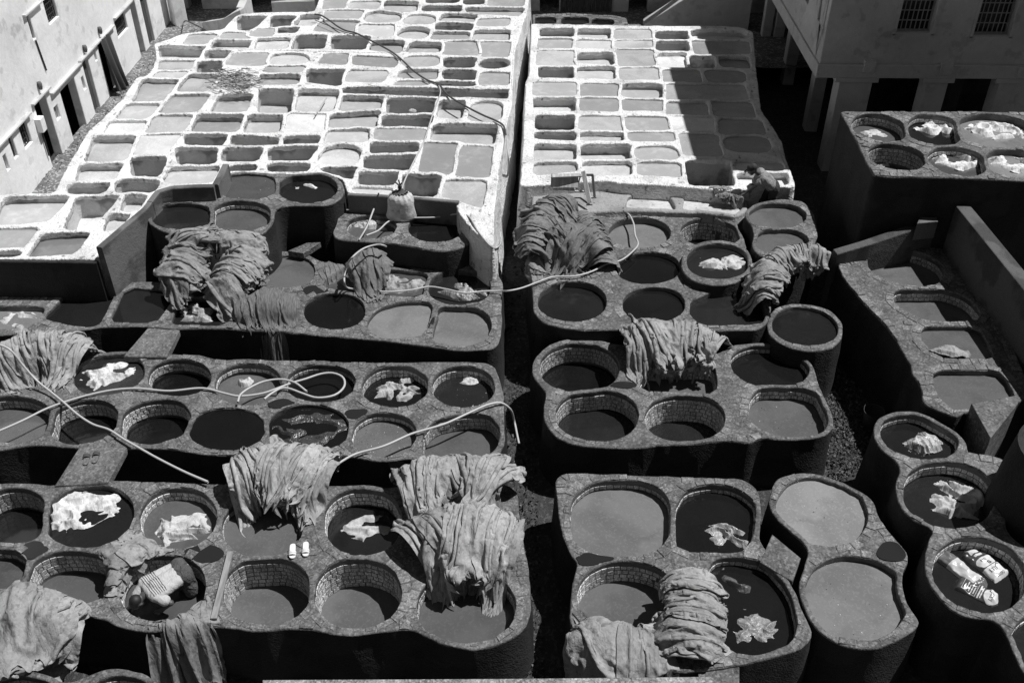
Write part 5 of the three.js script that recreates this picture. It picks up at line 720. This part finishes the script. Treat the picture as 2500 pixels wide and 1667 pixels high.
{ // broken wooden crate on the plaster ledge behind the big heap
  const C = group('broken_crate'); tag(C, 'broken wooden crate of pale boards behind the big dark heap', 'crate');
  const q = (x, y, h) => P(x, y, h), L = 1.66;
  plank('board', q(1348, 430, L + 0.42), q(1420, 427, L + 0.42), 0.14, 0.03, M.woodPale, C); plank('board', q(1345, 440, L + 0.3), q(1412, 442, L + 0.3), 0.3, 0.025, M.woodPale, C, 0.9); plank('board', q(1350, 455, L + 0.1), q(1409, 458, L + 0.1), 0.16, 0.025, M.woodPale, C, 0.7);
  plank('brace', q(1418, 425, L + 0.44), q(1408, 466, L + 0.06), 0.05, 0.03, M.woodPale, C); plank('brace', q(1424, 418, L + 0.46), q(1440, 495, L - 0.02), 0.1, 0.03, M.woodPale, C, 1.2);
  plank('frame_side', q(1447, 427, L + 0.36), q(1452, 480, L + 0.02), 0.05, 0.04, M.woodDark, C, 1.2); plank('frame_rail', q(1430, 427, L + 0.36), q(1449, 427, L + 0.36), 0.05, 0.04, M.woodDark, C); plank('frame_rail', q(1442, 482, L), q(1456, 481, L), 0.05, 0.04, M.woodPale, C); plank('board', q(1402, 466, L + 0.08), q(1426, 467, L + 0.08), 0.06, 0.02, M.woodPale, C);
}
{ const a = P(562, 1348, 1.16), b = P(521, 1512, 1.15); tag(plank('wooden_pole', a, b, 0.085, 0.05, M.wood), 'flat wooden pole lying between two near vats', 'pole'); }
{ const a = PX(...zB(0, 0), 1); void a; const s = px3(zB, [312, 945], HWL - 0.05)[0], e = px3(zB, [195, 1125], HWL + 0.05)[0]; tube('stick', [s, s.clone().lerp(e, 0.5), e], 0.014, M.woodPale, 'pale stick leaning in a white basin', 'stick'); }
{ const s = px3(zA, [1070, 215], 0.75)[0]; tube('bent_pipe', [s, ...px3(zA, [1130, 215, 1240, 270, 1330, 310, 1480, 335, 1600, 350, 1720, 350], 1.9)], 0.02, M.cable, 'dark bent pipe lying at the far left of the white block', 'pipe'); }
function sandal(parent, m, sm, at, turn) {
  const s = new THREE.Shape(); s.moveTo(-0.035, -0.12); s.bezierCurveTo(-0.045, -0.05, -0.03, 0, -0.045, 0.06); s.bezierCurveTo(-0.05, 0.12, -0.02, 0.135, 0, 0.135); s.bezierCurveTo(0.035, 0.13, 0.05, 0.1, 0.045, 0.05); s.bezierCurveTo(0.035, 0, 0.045, -0.06, 0.035, -0.12); s.bezierCurveTo(0.02, -0.145, -0.02, -0.145, -0.035, -0.12);
  const g = new THREE.ExtrudeGeometry(s, { depth: 0.018, bevelEnabled: true, bevelSize: 0.004, bevelThickness: 0.004, bevelSegments: 2 }); g.rotateX(-Math.PI / 2); g.rotateY(turn); g.translate(at.x, at.y, at.z); const o = mesh('sandal', g, m, parent);
  for (const z of [0.035, 0.075]) { const t = new THREE.TorusGeometry(0.047, 0.012, 6, 16, Math.PI); t.scale(1, 0.8, 1.6); t.translate(0, 0.018, -z); t.rotateY(turn); t.translate(at.x, at.y, at.z); mesh('strap', t, sm, o); }
}
{ const S = group('white_sandals'); tag(S, 'pair of white sandals left on the near platform', 'sandals', 'pairs of sandals'); sandal(S, M.rubberPale, M.rubberPale, P(714, 1347, 1.125), 3.3); sandal(S, M.rubberPale, M.rubberPale, P(746, 1342, 1.125), 3.3); }
{ const S = group('dark_sandals'); tag(S, 'pair of dark sandals left on a bridging slab', 'sandals', 'pairs of sandals'); sandal(S, M.dye, M.clothDark, P(210, 1122, 1.135), 0.25); sandal(S, M.dye, M.clothDark, P(233, 1117, 1.135), 0.15); }
{ // bucket
  const B = group('bucket'); tag(B, 'dark bucket standing in shade beside the raised block', 'bucket'); B.position.copy(P(2136, 1003, 0.42)); B.position.y = 0.03;
  const g = new THREE.LatheGeometry([[0.0, 0.02], [0.13, 0.02], [0.185, 0.38], [0.195, 0.39], [0.19, 0.4], [0.178, 0.385], [0.125, 0.035], [0, 0.035]].map(a => new THREE.Vector2(...a)), 32); mesh('pail', g, M.cable, B); const t = new THREE.TorusGeometry(0.19, 0.007, 6, 28, Math.PI); t.rotateX(-1.1); t.translate(0, 0.4, 0); mesh('handle', t, M.iron, B);
}
// lumps of lime floating in the white basins
[[zB, 1605, 768, 'white lime lump in the basin by the far right edge of the left block'], [zE, 1148, 365, 'white lime lump in the deep shaded basin behind the rope'], [zE, 1107, 497, 'flat white lime lump in the basin crossed by the rope'], [zE, 1530, 590, 'left of two lime lumps in the wide shaded basin'], [zE, 1692, 597, 'right of two lime lumps in the wide shaded basin'], [zE, 1082, 910, 'white lime lump in the basin above the tied sack']].forEach(([z, x, y, l]) => { const [a, b] = z(x, y), p = P(a, b, HWL - 0.36), g = new THREE.IcosahedronGeometry(0.07, 2), q = g.attributes.position; for (let i = 0; i < q.count; i++) { const k = 0.8 + 0.5 * fbm(q.getX(i) * 20 + x, q.getZ(i) * 20, 2, 913); q.setXYZ(i, q.getX(i) * k * 1.4, q.getY(i) * k * 0.9, q.getZ(i) * k); } g.computeVertexNormals(); g.translate(p.x, p.y, p.z); tag(mesh('lime_lump', g, M.lime), l, 'lime lump', 'lime lumps in the white basins'); });
// crumpled plastic bags with print in the lowest right vat
function bagTex(kind) {
  const c = document.createElement('canvas'); c.width = 256; c.height = 384; const x = c.getContext('2d'); x.fillStyle = kind === 2 ? '#777' : '#555'; x.fillRect(0, 0, 256, 384); x.fillStyle = '#eee'; x.textAlign = 'center';
  if (kind === 0) { x.fillRect(70, 20, 110, 60); x.fillRect(80, 92, 110, 22); x.beginPath(); x.roundRect(30, 140, 200, 90, 40); x.fill(); x.fillRect(20, 236, 216, 130); x.fillStyle = '#333'; x.font = 'bold 30px sans-serif'; x.fillText('BASIC', 120, 178); x.fillRect(130, 188, 40, 32); x.fillStyle = '#eee'; x.fillText('F', 150, 215); x.fillStyle = '#333'; x.font = 'bold 44px serif'; x.fillText('LTTI', 110, 290); x.lineWidth = 8; x.strokeStyle = '#333'; x.beginPath(); x.arc(190, 270, 26, 2.6, 5.6); x.stroke(); x.font = 'bold 30px sans-serif'; x.fillText('LAMBO', 130, 345); }
  else if (kind === 1) { x.beginPath(); x.ellipse(128, 310, 100, 64, 0, 0, 7); x.fill(); x.strokeStyle = '#ddd'; x.lineWidth = 4; x.strokeRect(40, 70, 176, 120); x.font = 'bold 17px sans-serif'; for (let i = 0; i < 5; i++) { x.fillRect(60, 86 + i * 20, 60 + (i * 37) % 70, 9); } x.fillRect(40, 206, 170, 12); x.fillRect(50, 226, 130, 10); x.fillStyle = '#222'; x.font = 'bold 40px serif'; x.fillText('LTTI', 110, 325); x.lineWidth = 7; x.strokeStyle = '#222'; x.beginPath(); x.arc(178, 305, 24, 2.6, 5.6); x.stroke(); }
  else { x.fillStyle = '#ddd'; x.fillRect(0, 120, 256, 200); }
  const t = new THREE.CanvasTexture(c); t.colorSpace = THREE.SRGBColorSpace; return t;
}
function bag(label, px, py, w, l, rot, kind, y) {
  const c = P(px, py, y), n = 30, m = 44, pos = [], uv = [], idx = [], R = THREE.MathUtils.degToRad(rot), k = kind * 7.3 + 2;
  for (let i = 0; i <= n; i++) for (let j = 0; j <= m; j++) { const u = i / n - 0.5, v = j / m - 0.5, e = 1 - 0.12 * fbm(v * 4 + k, u * 4, 2, 931), X = u * w * e, Z = v * l, h = 0.1 * (ridged(X * 3 + k + Z, Z * 3 - X, 933) - 0.45) + 0.035 * (ridged(X * 9 + k, Z * 7, 935) - 0.5) + 0.05 * (1 - 4 * u * u) - 0.09 * smooth(0.38, 0.5, Math.max(Math.abs(u), Math.abs(v))); pos.push(c.x + X * Math.cos(R) - Z * Math.sin(R), y + h, c.z + X * Math.sin(R) + Z * Math.cos(R)); uv.push(u + 0.5, 0.5 - v); }
  for (let i = 0; i < n; i++) for (let j = 0; j < m; j++) { const a = i * (m + 1) + j, b = a + 1, d = a + m + 1, e = d + 1; idx.push(a, b, e, a, e, d); }
  const g = new THREE.BufferGeometry(); g.setAttribute('position', new THREE.Float32BufferAttribute(pos, 3)); g.setAttribute('uv', new THREE.Float32BufferAttribute(uv, 2)); g.setIndex(idx); g.computeVertexNormals();
  tag(mesh('plastic_bag', g, new THREE.MeshStandardMaterial({ color: grey(0.7), map: bagTex(kind), roughness: 0.3, side: THREE.DoubleSide })), label, 'plastic bag', 'printed bags floating in the lowest right vat');
}
bag('printed bag with a BASIC label floating in the lowest right vat', 2405, 1382, 0.4, 0.66, -32, 0, 1.2); bag('printed bag with an oval pale label at the vat rim', 2385, 1448, 0.36, 0.62, -52, 1, 1.2); bag('plain torn bag twisted between the printed ones', 2345, 1395, 0.3, 0.8, -34, 2, 1.21);
// wet puddles that leave the paving stones standing proud
function puddle(label, px, py, rx, rz, h, k) { const keys = Object.keys(blocks).filter(q => Math.abs(blocks[q].h - h) < 0.03), ok = (x, z) => keys.some(q => { const b = blocks[q], p = { x, z }; return inside(p, b.out) && distTo(p, b.out) > 0.03 && !b.basins.some(w => inside(p, w.c) || distTo(p, w.c) < 0.03); }); const c = P(px, py, h), pts = [], rad = []; for (let i = 0; i < 90; i++) { const a = i / 90 * 6.283, e = 0.55 + 0.9 * fbm(Math.cos(a) * 1.3 + k, Math.sin(a) * 1.3 + k, 4, 941); let f = 1; while (f > 0.05 && !ok(c.x + Math.cos(a) * rx * e * f, c.z + Math.sin(a) * rz * e * f)) f -= 0.02; rad.push(e * f); } for (let i = 0; i < 90; i++) { let q = 0; for (let w = -4; w <= 4; w++) q += rad[(i + w + 90) % 90] / 9; q = Math.min(q, rad[i] * 1.05); const a = i / 90 * 6.283; pts.push(new THREE.Vector2(c.x + Math.cos(a) * rx * q, c.z + Math.sin(a) * rz * q)); } const pos = [], idx = []; pts.forEach(p => pos.push(p.x, h, p.y)); for (const f of THREE.ShapeUtils.triangulateShape(pts, [])) idx.push(...f); const m = mesh('puddle', geoOf(pos, faceUp(pos, idx)), M.puddle); tag(m, label, 'puddle', 'puddles of spilt dye'); }
[['puddle of dye beside the bending man', 492, 1350, .5, .3, 1.112, 1], ['puddle of dye at the lower left between vats', 75, 1345, .4, .28, 1.112, 5], ['puddle of dye among the middle pools', 770, 712, .4, .3, 1.212, 9], ['puddle beside the pale drop shaped pool', 1048, 790, .2, .4, 1.212, 13], ['puddle between the wide pale pool and the tiled vat', 1450, 1365, .5, .2, 1.112, 17], ['large dark puddle beside the joined round vats', 2185, 1345, .4, .3, 1.118, 21], ['puddle behind the deep tiled vats', 1525, 940, .4, .14, 1.112, 25], ['small puddle in the middle of the long platform', 690, 985, .4, .2, 1.112, 29], ['puddle by the last vats of the long platform', 870, 1010, .3, .2, 1.112, 33]].forEach(([l, x, y, a, b, ...r]) => puddle(l, x, y, a * 0.65, b * 0.65, ...r));
// litter nobody could count
function scatter(name, label, cat, n, pick, m, size, long = 1) { const g = new THREE.TetrahedronGeometry(1, 0), I = new THREE.InstancedMesh(g, m, n), d = new THREE.Object3D(); for (let i = 0; i < n; i++) { const p = pick(); d.position.copy(p); d.rotation.set(rr(0, 6), rr(0, 6), rr(0, 6)); const s = size * rr(0.4, 1.6); d.scale.set(s * rr(0.6, 2.2) * long, s * 0.5, s / Math.sqrt(long)); if (long > 1) d.rotation.set(rr(-0.3, 0.3), rr(-0.6, 0.6), rr(-0.3, 0.3)); d.updateMatrix(); I.setMatrixAt(i, d.matrix); I.setColorAt(i, grey(Math.pow(rnd(), 2) * 0.9 + 0.1)); } I.name = numbered(name); I.castShadow = I.receiveShadow = true; scene.add(I); tag(I, label, cat, null, 'stuff'); }
const inQuad = (q, h) => { const a = rnd(), b = rnd(), l = (p, r, t) => [p[0] + (r[0] - p[0]) * t, p[1] + (r[1] - p[1]) * t], s = l(l(q[0], q[1], a), l(q[3], q[2], a), b); return P(s[0], s[1], h); };
scatter('refuse', 'wet refuse and rubble in the passage below the raised block', 'refuse', 2600, () => inQuad([[1985, 900], [2090, 880], [2150, 1130], [2030, 1190]], 0.03), M.rubble, 0.022);
scatter('refuse', 'scattered refuse along the channel between the vat blocks', 'refuse', 1800, () => inQuad([[1195, 640], [1290, 640], [1330, 1660], [1240, 1660]], 0.03), M.rubble, 0.02);
scatter('straw_litter', 'dark straw and wool litter on the white block', 'litter', 650, () => { const p = P(575 + 75 * (rnd() + rnd() - 1), 198 + 36 * (rnd() + rnd() - 1), HWL + 0.02); return p; }, M.straw, 0.018, 5);
scatter('refuse', 'rubble along the lane by the pale building', 'refuse', 260, () => { const t = rnd(); return P(380 - 300 * t + rr(-6, 26), 120 + 340 * t + rr(-8, 8), 0.68); }, M.rubble, 0.018);

// foam specks on some of the dyes
for (const [key, bi, l, n] of [['E4R', 0, 'pale foam specks on the upper joined round vat', 26], ['E4R', 1, 'pale foam specks on the lower joined round vat', 46], ['D4', 5, 'pale foam specks on the last vat of the back row', 40], ['E3', 4, 'foam specks on the squarish vat beside the passage', 30], ['D4', 11, 'fine froth on the grainy vat of the front row', 160], ['D1', 0, 'foam specks on the brim full raised vat', 16]]) {
  const b = blocks[key].basins[bi]; if (!b) continue; const c = b.c, cx = c.reduce((s, p) => s + p.x, 0) / c.length, cz = c.reduce((s, p) => s + p.z, 0) / c.length;
  scatter('foam', l, 'foam', n, () => { const p = c[Math.floor(rnd() * c.length)], t = Math.sqrt(rnd()) * 0.94; return new THREE.Vector3(cx + (p.x - cx) * t, b.lv + 0.004, cz + (p.z - cz) * t); }, M.foam, 0.0075);
}
/* ---------- people ---------- */
function surfaceNet(f, lo, hi, cell) { // mesh the zero level of a distance field
  const n = [0, 1, 2].map(k => Math.ceil((hi[k] - lo[k]) / cell) + 1), [nx, ny, nz] = n, v = new Float32Array(nx * ny * nz), I = (i, j, k) => (k * ny + j) * nx + i;
  for (let k = 0; k < nz; k++) for (let j = 0; j < ny; j++) for (let i = 0; i < nx; i++) v[I(i, j, k)] = f(lo[0] + i * cell, lo[1] + j * cell, lo[2] + k * cell);
  const id = new Int32Array(nx * ny * nz).fill(-1), pos = [], idx = [];
  for (let k = 0; k < nz - 1; k++) for (let j = 0; j < ny - 1; j++) for (let i = 0; i < nx - 1; i++) {
    let sx = 0, sy = 0, sz = 0, c = 0; const g = (a, b, d) => v[I(i + a, j + b, k + d)];
    for (let e = 0; e < 12; e++) { const ax = e >> 2, b0 = e & 1, b1 = (e >> 1) & 1, p = [0, 0, 0], q = [0, 0, 0], o1 = (ax + 1) % 3, o2 = (ax + 2) % 3; p[o1] = q[o1] = b0; p[o2] = q[o2] = b1; q[ax] = 1; const a = g(...p), b = g(...q); if ((a < 0) !== (b < 0)) { const t = a / (a - b); sx += p[0] + (q[0] - p[0]) * t; sy += p[1] + (q[1] - p[1]) * t; sz += p[2] + (q[2] - p[2]) * t; c++; } }
    if (c) { id[I(i, j, k)] = pos.length / 3; pos.push(lo[0] + (i + sx / c) * cell, lo[1] + (j + sy / c) * cell, lo[2] + (k + sz / c) * cell); }
  }
  for (let k = 1; k < nz - 1; k++) for (let j = 1; j < ny - 1; j++) for (let i = 1; i < nx - 1; i++) {
    const a = v[I(i, j, k)];
    for (let ax = 0; ax < 3; ax++) { const b = v[I(i + (ax === 0), j + (ax === 1), k + (ax === 2))]; if ((a < 0) === (b < 0)) continue; const o1 = (ax + 1) % 3, o2 = (ax + 2) % 3, d = (s, t) => { const p = [i, j, k]; p[o1] -= s; p[o2] -= t; return id[I(...p)]; }; const q = [d(1, 1), d(0, 1), d(0, 0), d(1, 0)]; if (q.some(x => x < 0)) continue; if (a < 0) idx.push(q[0], q[1], q[2], q[0], q[2], q[3]); else idx.push(q[0], q[2], q[1], q[0], q[3], q[2]); }
  }
  return geoOf(pos, idx);
}
const smin = (a, b, k) => { const h = clamp(0.5 + 0.5 * (b - a) / k); return b + (a - b) * h - k * h * (1 - h); };
function capsules(list, k = 0.03) { // [a,b,ra,rb]
  const L = list.map(([a, b, ra, rb]) => ({ a, d: b.clone().sub(a), l2: b.distanceToSquared(a) + 1e-9, ra, rb }));
  return (x, y, z) => { let m = 1e3; for (const c of L) { const px = x - c.a.x, py = y - c.a.y, pz = z - c.a.z, t = clamp((px * c.d.x + py * c.d.y + pz * c.d.z) / c.l2), dx = px - c.d.x * t, dy = py - c.d.y * t, dz = pz - c.d.z * t, d = Math.sqrt(dx * dx + dy * dy + dz * dz) - (c.ra + (c.rb - c.ra) * t); m = m > 100 ? d : smin(m, d, k); } return m; };
}
function bounds(list, pad) { const lo = [1e9, 1e9, 1e9], hi = [-1e9, -1e9, -1e9]; list.forEach(([a, b, ra, rb]) => [[a, ra], [b, rb]].forEach(([p, r]) => ['x', 'y', 'z'].forEach((c, i) => { lo[i] = Math.min(lo[i], p[c] - r - pad); hi[i] = Math.max(hi[i], p[c] + r + pad); }))); return [lo, hi]; }
const netOf = (list, cell, k) => { const [lo, hi] = bounds(list, 0.04); return surfaceNet(capsules(list, k), lo, hi, cell); };
const V = (x, y, z) => new THREE.Vector3(x, y, z), mix = (a, b, t) => a.clone().lerp(b, t);
function hand(w, dir, side, curl) { // palm and five fingers; dir: forearm direction, side: across the palm
  const d = dir.clone().normalize(), s = side.clone().normalize(), n = d.clone().cross(s).normalize(), o = [], pEnd = w.clone().addScaledVector(d, 0.085);
  for (let i = -1; i <= 1; i++) o.push([w.clone().addScaledVector(s, i * 0.018), pEnd.clone().addScaledVector(s, i * 0.026), 0.016, 0.014]);
  [[-0.032, 0.07], [-0.011, 0.082], [0.011, 0.078], [0.031, 0.062]].forEach(([x, l]) => { const a = pEnd.clone().addScaledVector(s, x), b = a.clone().addScaledVector(d, l * 0.5).addScaledVector(n, curl * 0.02), c = b.clone().addScaledVector(d, l * 0.38).addScaledVector(n, curl * 0.045); o.push([a, b, 0.0095, 0.009], [b, c, 0.009, 0.0075]); });
  const t0 = w.clone().addScaledVector(d, 0.03).addScaledVector(s, -0.034), t1 = t0.clone().addScaledVector(d, 0.035).addScaledVector(s, -0.03).addScaledVector(n, curl * 0.02), t2 = t1.clone().addScaledVector(d, 0.035).addScaledVector(s, -0.004).addScaledVector(n, curl * 0.02); o.push([t0, t1, 0.012, 0.0105], [t1, t2, 0.0105, 0.008]); return o;
}
function headList(c, fw, up) { // head about 0.23 m tall with brow, nose, jaw and ears
  const s = fw.clone().cross(up).normalize(), q = (a, b, d) => c.clone().addScaledVector(fw, a).addScaledVector(up, b).addScaledVector(s, d);
  return [[q(-0.03, 0.03, 0), q(0.02, 0.035, 0), 0.088, 0.08], [q(0.03, 0.0, 0), q(0.045, -0.06, 0), 0.07, 0.05], [q(0.06, -0.085, 0), q(0.045, -0.09, 0), 0.026, 0.03], [q(0.09, 0.012, 0), q(0.112, -0.022, 0), 0.012, 0.015], [q(0.083, 0.03, -0.035), q(0.083, 0.03, 0.035), 0.016, 0.016], [q(0.093, -0.05, -0.016), q(0.093, -0.05, 0.016), 0.009, 0.009], [q(-0.005, 0.01, 0.085), q(-0.012, -0.025, 0.086), 0.016, 0.011], [q(-0.005, 0.01, -0.085), q(-0.012, -0.025, -0.086), 0.016, 0.011]];
}
function eyes(parent, c, fw, up) { const s = fw.clone().cross(up).normalize(); for (const d of [-0.032, 0.032]) { const p = c.clone().addScaledVector(fw, 0.083).addScaledVector(up, 0.008).addScaledVector(s, d), g = new THREE.SphereGeometry(0.011, 10, 8); g.translate(p.x, p.y, p.z); mesh('eye', g, M.eye, parent); } }
function wrinkle(g, amp, f, k) { // creases of cloth pushed along the surface
  const q = g.attributes.position, n = g.attributes.normal; for (let i = 0; i < q.count; i++) { const x = q.getX(i), y = q.getY(i), z = q.getZ(i), w = fbm(x * 5 + k, z * 5 + y * 3, 2, 971), d = amp * (ridged(x * f + y * f * 0.7 + w * 2 + k, z * f - y * f * 0.5, 973) - 0.55) + amp * 0.5 * (ridged(z * f * 2 + w, (x + y) * f * 1.6 + k, 975) - 0.55); q.setXYZ(i, x + n.getX(i) * d, y + n.getY(i) * d, z + n.getZ(i) * d); }
  g.computeVertexNormals(); return boxUV(g);
}
{ // the man bent over inside the near vat
  const Pn = group('person'); tag(Pn, 'man in a striped pale shirt and shorts bending inside a near vat', 'person');
  const hip = P(443, 1394, 1.06), sho = P(364, 1440, 1.06), ax = sho.clone().sub(hip), len = ax.length(); ax.normalize(); const side = ax.clone().cross(V(0, 1, 0)).normalize(); // side: his right... across the back
  const dn = V(0, -1, 0), neck = sho.clone().addScaledVector(ax, 0.09).addScaledVector(dn, 0.04), head = neck.clone().addScaledVector(ax, 0.11).addScaledVector(dn, 0.05);
  const L = sho.clone().addScaledVector(side, 0.17), R = sho.clone().addScaledVector(side, -0.17), hl = hip.clone().addScaledVector(side, 0.11), hr = hip.clone().addScaledVector(side, -0.11);
  const cand = [L, R].sort((a, b) => b.x - a.x), eN = P(416, 1472, 0.95), wN = P(396, 1488, 0.76), eF = P(320, 1478, 0.85), wF = P(312, 1492, 0.7), shN = cand[0], shF = cand[1];
  const legs = [hl, hr].map((h, i) => { const kn = h.clone().add(V(0.06 - 0.1 * i * 0, -0.42, 0.1 - 0.06 * i)), an = kn.clone().add(V(-0.02, -0.44, -0.1)); return [h, kn, an]; });
  const torso = [[hip, mix(hip, sho, 0.5), 0.112, 0.108], [mix(hip, sho, 0.5), mix(hip, sho, 0.85), 0.108, 0.112], [mix(hl, L, 0.12), mix(hl, L, 0.94), 0.086, 0.078], [mix(hr, R, 0.12), mix(hr, R, 0.94), 0.086, 0.078], [L, R, 0.072, 0.072]];
  const body = [...torso.map(([a, b, r, q]) => [a, b, r - 0.016, q - 0.016]), [hl, hr, 0.098, 0.098], [sho, neck, 0.06, 0.052], [neck, head, 0.052, 0.05], ...headList(head, ax.clone().multiplyScalar(0.25).addScaledVector(dn, 0.97).normalize(), ax.clone().multiplyScalar(0.97).addScaledVector(dn, -0.25).normalize()), [shN, eN, 0.05, 0.04], [eN, wN, 0.04, 0.028], ...hand(wN, wN.clone().sub(eN), V(1, 0, 0.4), 1), [shF, eF, 0.05, 0.04], [eF, wF, 0.04, 0.028], ...hand(wF, wF.clone().sub(eF), V(1, 0, -0.4), 1)];
  legs.forEach(([h, k, a]) => body.push([h, k, 0.085, 0.058], [k, a, 0.056, 0.038], [a, a.clone().add(V(-0.14, -0.05, 0.06)), 0.04, 0.03]));
  const bm = mesh('body', netOf(body, 0.0105, 0.022), M.skin, Pn);
  eyes(Pn, head, ax.clone().multiplyScalar(0.25).addScaledVector(dn, 0.97).normalize(), ax.clone()); void bm;
  // shirt with stripes across the shoulders
  const shirt = [...torso.map(([a, b, r, q]) => [a, b, r + 0.004, q + 0.004]), [shN, mix(shN, eN, 0.62), 0.066, 0.074], [shF, mix(shF, eF, 0.55), 0.066, 0.072], [mix(hip, sho, 0.06), mix(hip, sho, 0.2), 0.118, 0.118]];
  const sg = netOf(shirt, 0.007, 0.02), sp = sg.attributes.position, col = []; for (let i = 0; i < sp.count; i++) { const q = V(sp.getX(i), sp.getY(i), sp.getZ(i)), t = q.clone().sub(hip).dot(ax) / len, lat = Math.abs(q.clone().sub(sho).dot(side)), inB = t > 0.66 && t < 1.06 && lat < 0.215, st = inB && ((t - 0.66) / 0.06) % 1 < 0.36; const c = st ? 0.02 : 0.46; col.push(c, c, c); } sg.setAttribute('color', new THREE.Float32BufferAttribute(col, 3)); mesh('shirt', wrinkle(sg, 0.016, 6, 3), M.shirt, Pn);
  const shorts = [[hl, hr, 0.116, 0.116], [hip, hip.clone().addScaledVector(ax, 0.05), 0.126, 0.122], ...legs.map(([h, k]) => [h, mix(h, k, 0.7), 0.106, 0.096])], gs = netOf(shorts, 0.009, 0.025); mesh('shorts', wrinkle(gs, 0.024, 7, 9), M.denim, Pn); mesh('belt', netOf([[mix(hl, L, 0.1), mix(hr, R, 0.1), 0.104, 0.104], [mix(hip, sho, 0.1), mix(hip, sho, 0.12), 0.125, 0.125]], 0.012, 0.02), M.clothDark, Pn);
  const up = ax.clone().multiplyScalar(0.97).addScaledVector(dn, -0.25).normalize(), fw = ax.clone().multiplyScalar(0.25).addScaledVector(dn, 0.97).normalize(); mesh('hair', netOf([[head.clone().addScaledVector(fw, -0.036).addScaledVector(up, 0.036), head.clone().addScaledVector(fw, 0.006).addScaledVector(up, 0.048), 0.09, 0.082]], 0.008, 0.02), M.hair, Pn);
}
{ // the man in the cap laying a hide on the ledge
  const Pn = group('person'); tag(Pn, 'man in a cap and grey shirt bending beside the white ledge', 'person'); const Z = -19.86;
  const hip = PZ(1889, 456, Z), sho = PZ(1861, 428, Z + 0.05), head = PZ(1838, 414, Z + 0.06), neck = mix(sho, head, 0.45), side = V(0, 0, 1), hl = hip.clone().addScaledVector(side, 0.09), hr = hip.clone().addScaledVector(side, -0.09), L = sho.clone().addScaledVector(side, 0.17), R = sho.clone().addScaledVector(side, -0.17);
  const eL = PZ(1848, 452, Z + 0.26), wL = PZ(1826, 467, Z + 0.2), eR = PZ(1840, 450, Z - 0.2), wR = PZ(1820, 463, Z - 0.08);
  const torso = [[hip, mix(hip, sho, 0.5), 0.125, 0.125], [mix(hip, sho, 0.5), mix(hip, sho, 0.85), 0.125, 0.12], [mix(hl, L, 0.3), mix(hl, L, 0.92), 0.085, 0.07], [mix(hr, R, 0.3), mix(hr, R, 0.92), 0.085, 0.07], [L, R, 0.072, 0.072]];
  const fw = V(-0.88, -0.47, 0.05).normalize(), up = V(-0.47, 0.88, 0).normalize();
  const legs = [[hl, 0.05], [hr, -0.12]].map(([h, o]) => { const k = h.clone().add(V(o - 0.06, -0.42, 0)), a = k.clone().add(V(o * 0.4, -0.42, 0)); return [h, k, a]; });
  const body = [...torso.map(([a, b, r, q]) => [a, b, r - 0.012, q - 0.012]), [hl, hr, 0.1, 0.1], [sho, neck, 0.058, 0.05], [neck, head, 0.05, 0.05], ...headList(head, fw, up), [L, eL, 0.048, 0.04], [eL, wL, 0.039, 0.028], ...hand(wL, wL.clone().sub(eL), V(0, 0, 1), 1), [R, eR, 0.048, 0.04], [eR, wR, 0.039, 0.028], ...hand(wR, wR.clone().sub(eR), V(0, 0, -1), 1)];
  legs.forEach(([h, k, a]) => body.push([h, k, 0.08, 0.056], [k, a, 0.055, 0.04], [a, a.clone().add(V(-0.15, -0.05, 0)), 0.04, 0.03]));
  mesh('body', netOf(body, 0.012, 0.022), M.skin, Pn); eyes(Pn, head, fw, up);
  const shirt = [...torso.map(([a, b, r, q]) => [a, b, r + 0.006, q + 0.006]), [L, mix(L, eL, 0.72), 0.066, 0.07], [R, mix(R, eR, 0.72), 0.066, 0.07]], sg = netOf(shirt, 0.01, 0.022); mesh('shirt', wrinkle(sg, 0.026, 6, 5), M.shirtGrey, Pn);
  mesh('trousers', wrinkle(netOf([[hl, hr, 0.122, 0.122], [hip, hip.clone().add(V(-0.02, 0.04, 0)), 0.132, 0.13], ...legs.flatMap(([h, k, a]) => [[h, k, 0.1, 0.08], [k, mix(k, a, 0.9), 0.08, 0.07]])], 0.012, 0.022), 0.02, 7, 2), M.trousers, Pn);
  const s2 = fw.clone().cross(up).normalize(), q = (a, b, d) => head.clone().addScaledVector(fw, a).addScaledVector(up, b).addScaledVector(s2, d); const cap = mesh('cap', netOf([[q(-0.03, 0.05, 0), q(0.015, 0.055, 0), 0.094, 0.088]], 0.009, 0.02), M.capCloth, Pn); mesh('brim', netOf([[q(0.08, 0.045, -0.045), q(0.165, 0.03, -0.03), 0.014, 0.008], [q(0.08, 0.045, 0.045), q(0.165, 0.03, 0.03), 0.014, 0.008], [q(0.08, 0.052, 0), q(0.175, 0.035, 0), 0.014, 0.008], [q(0.17, 0.03, -0.03), q(0.17, 0.03, 0.03), 0.008, 0.008]], 0.006, 0.02), M.capCloth, cap);
}
renderer.render(scene, camera);
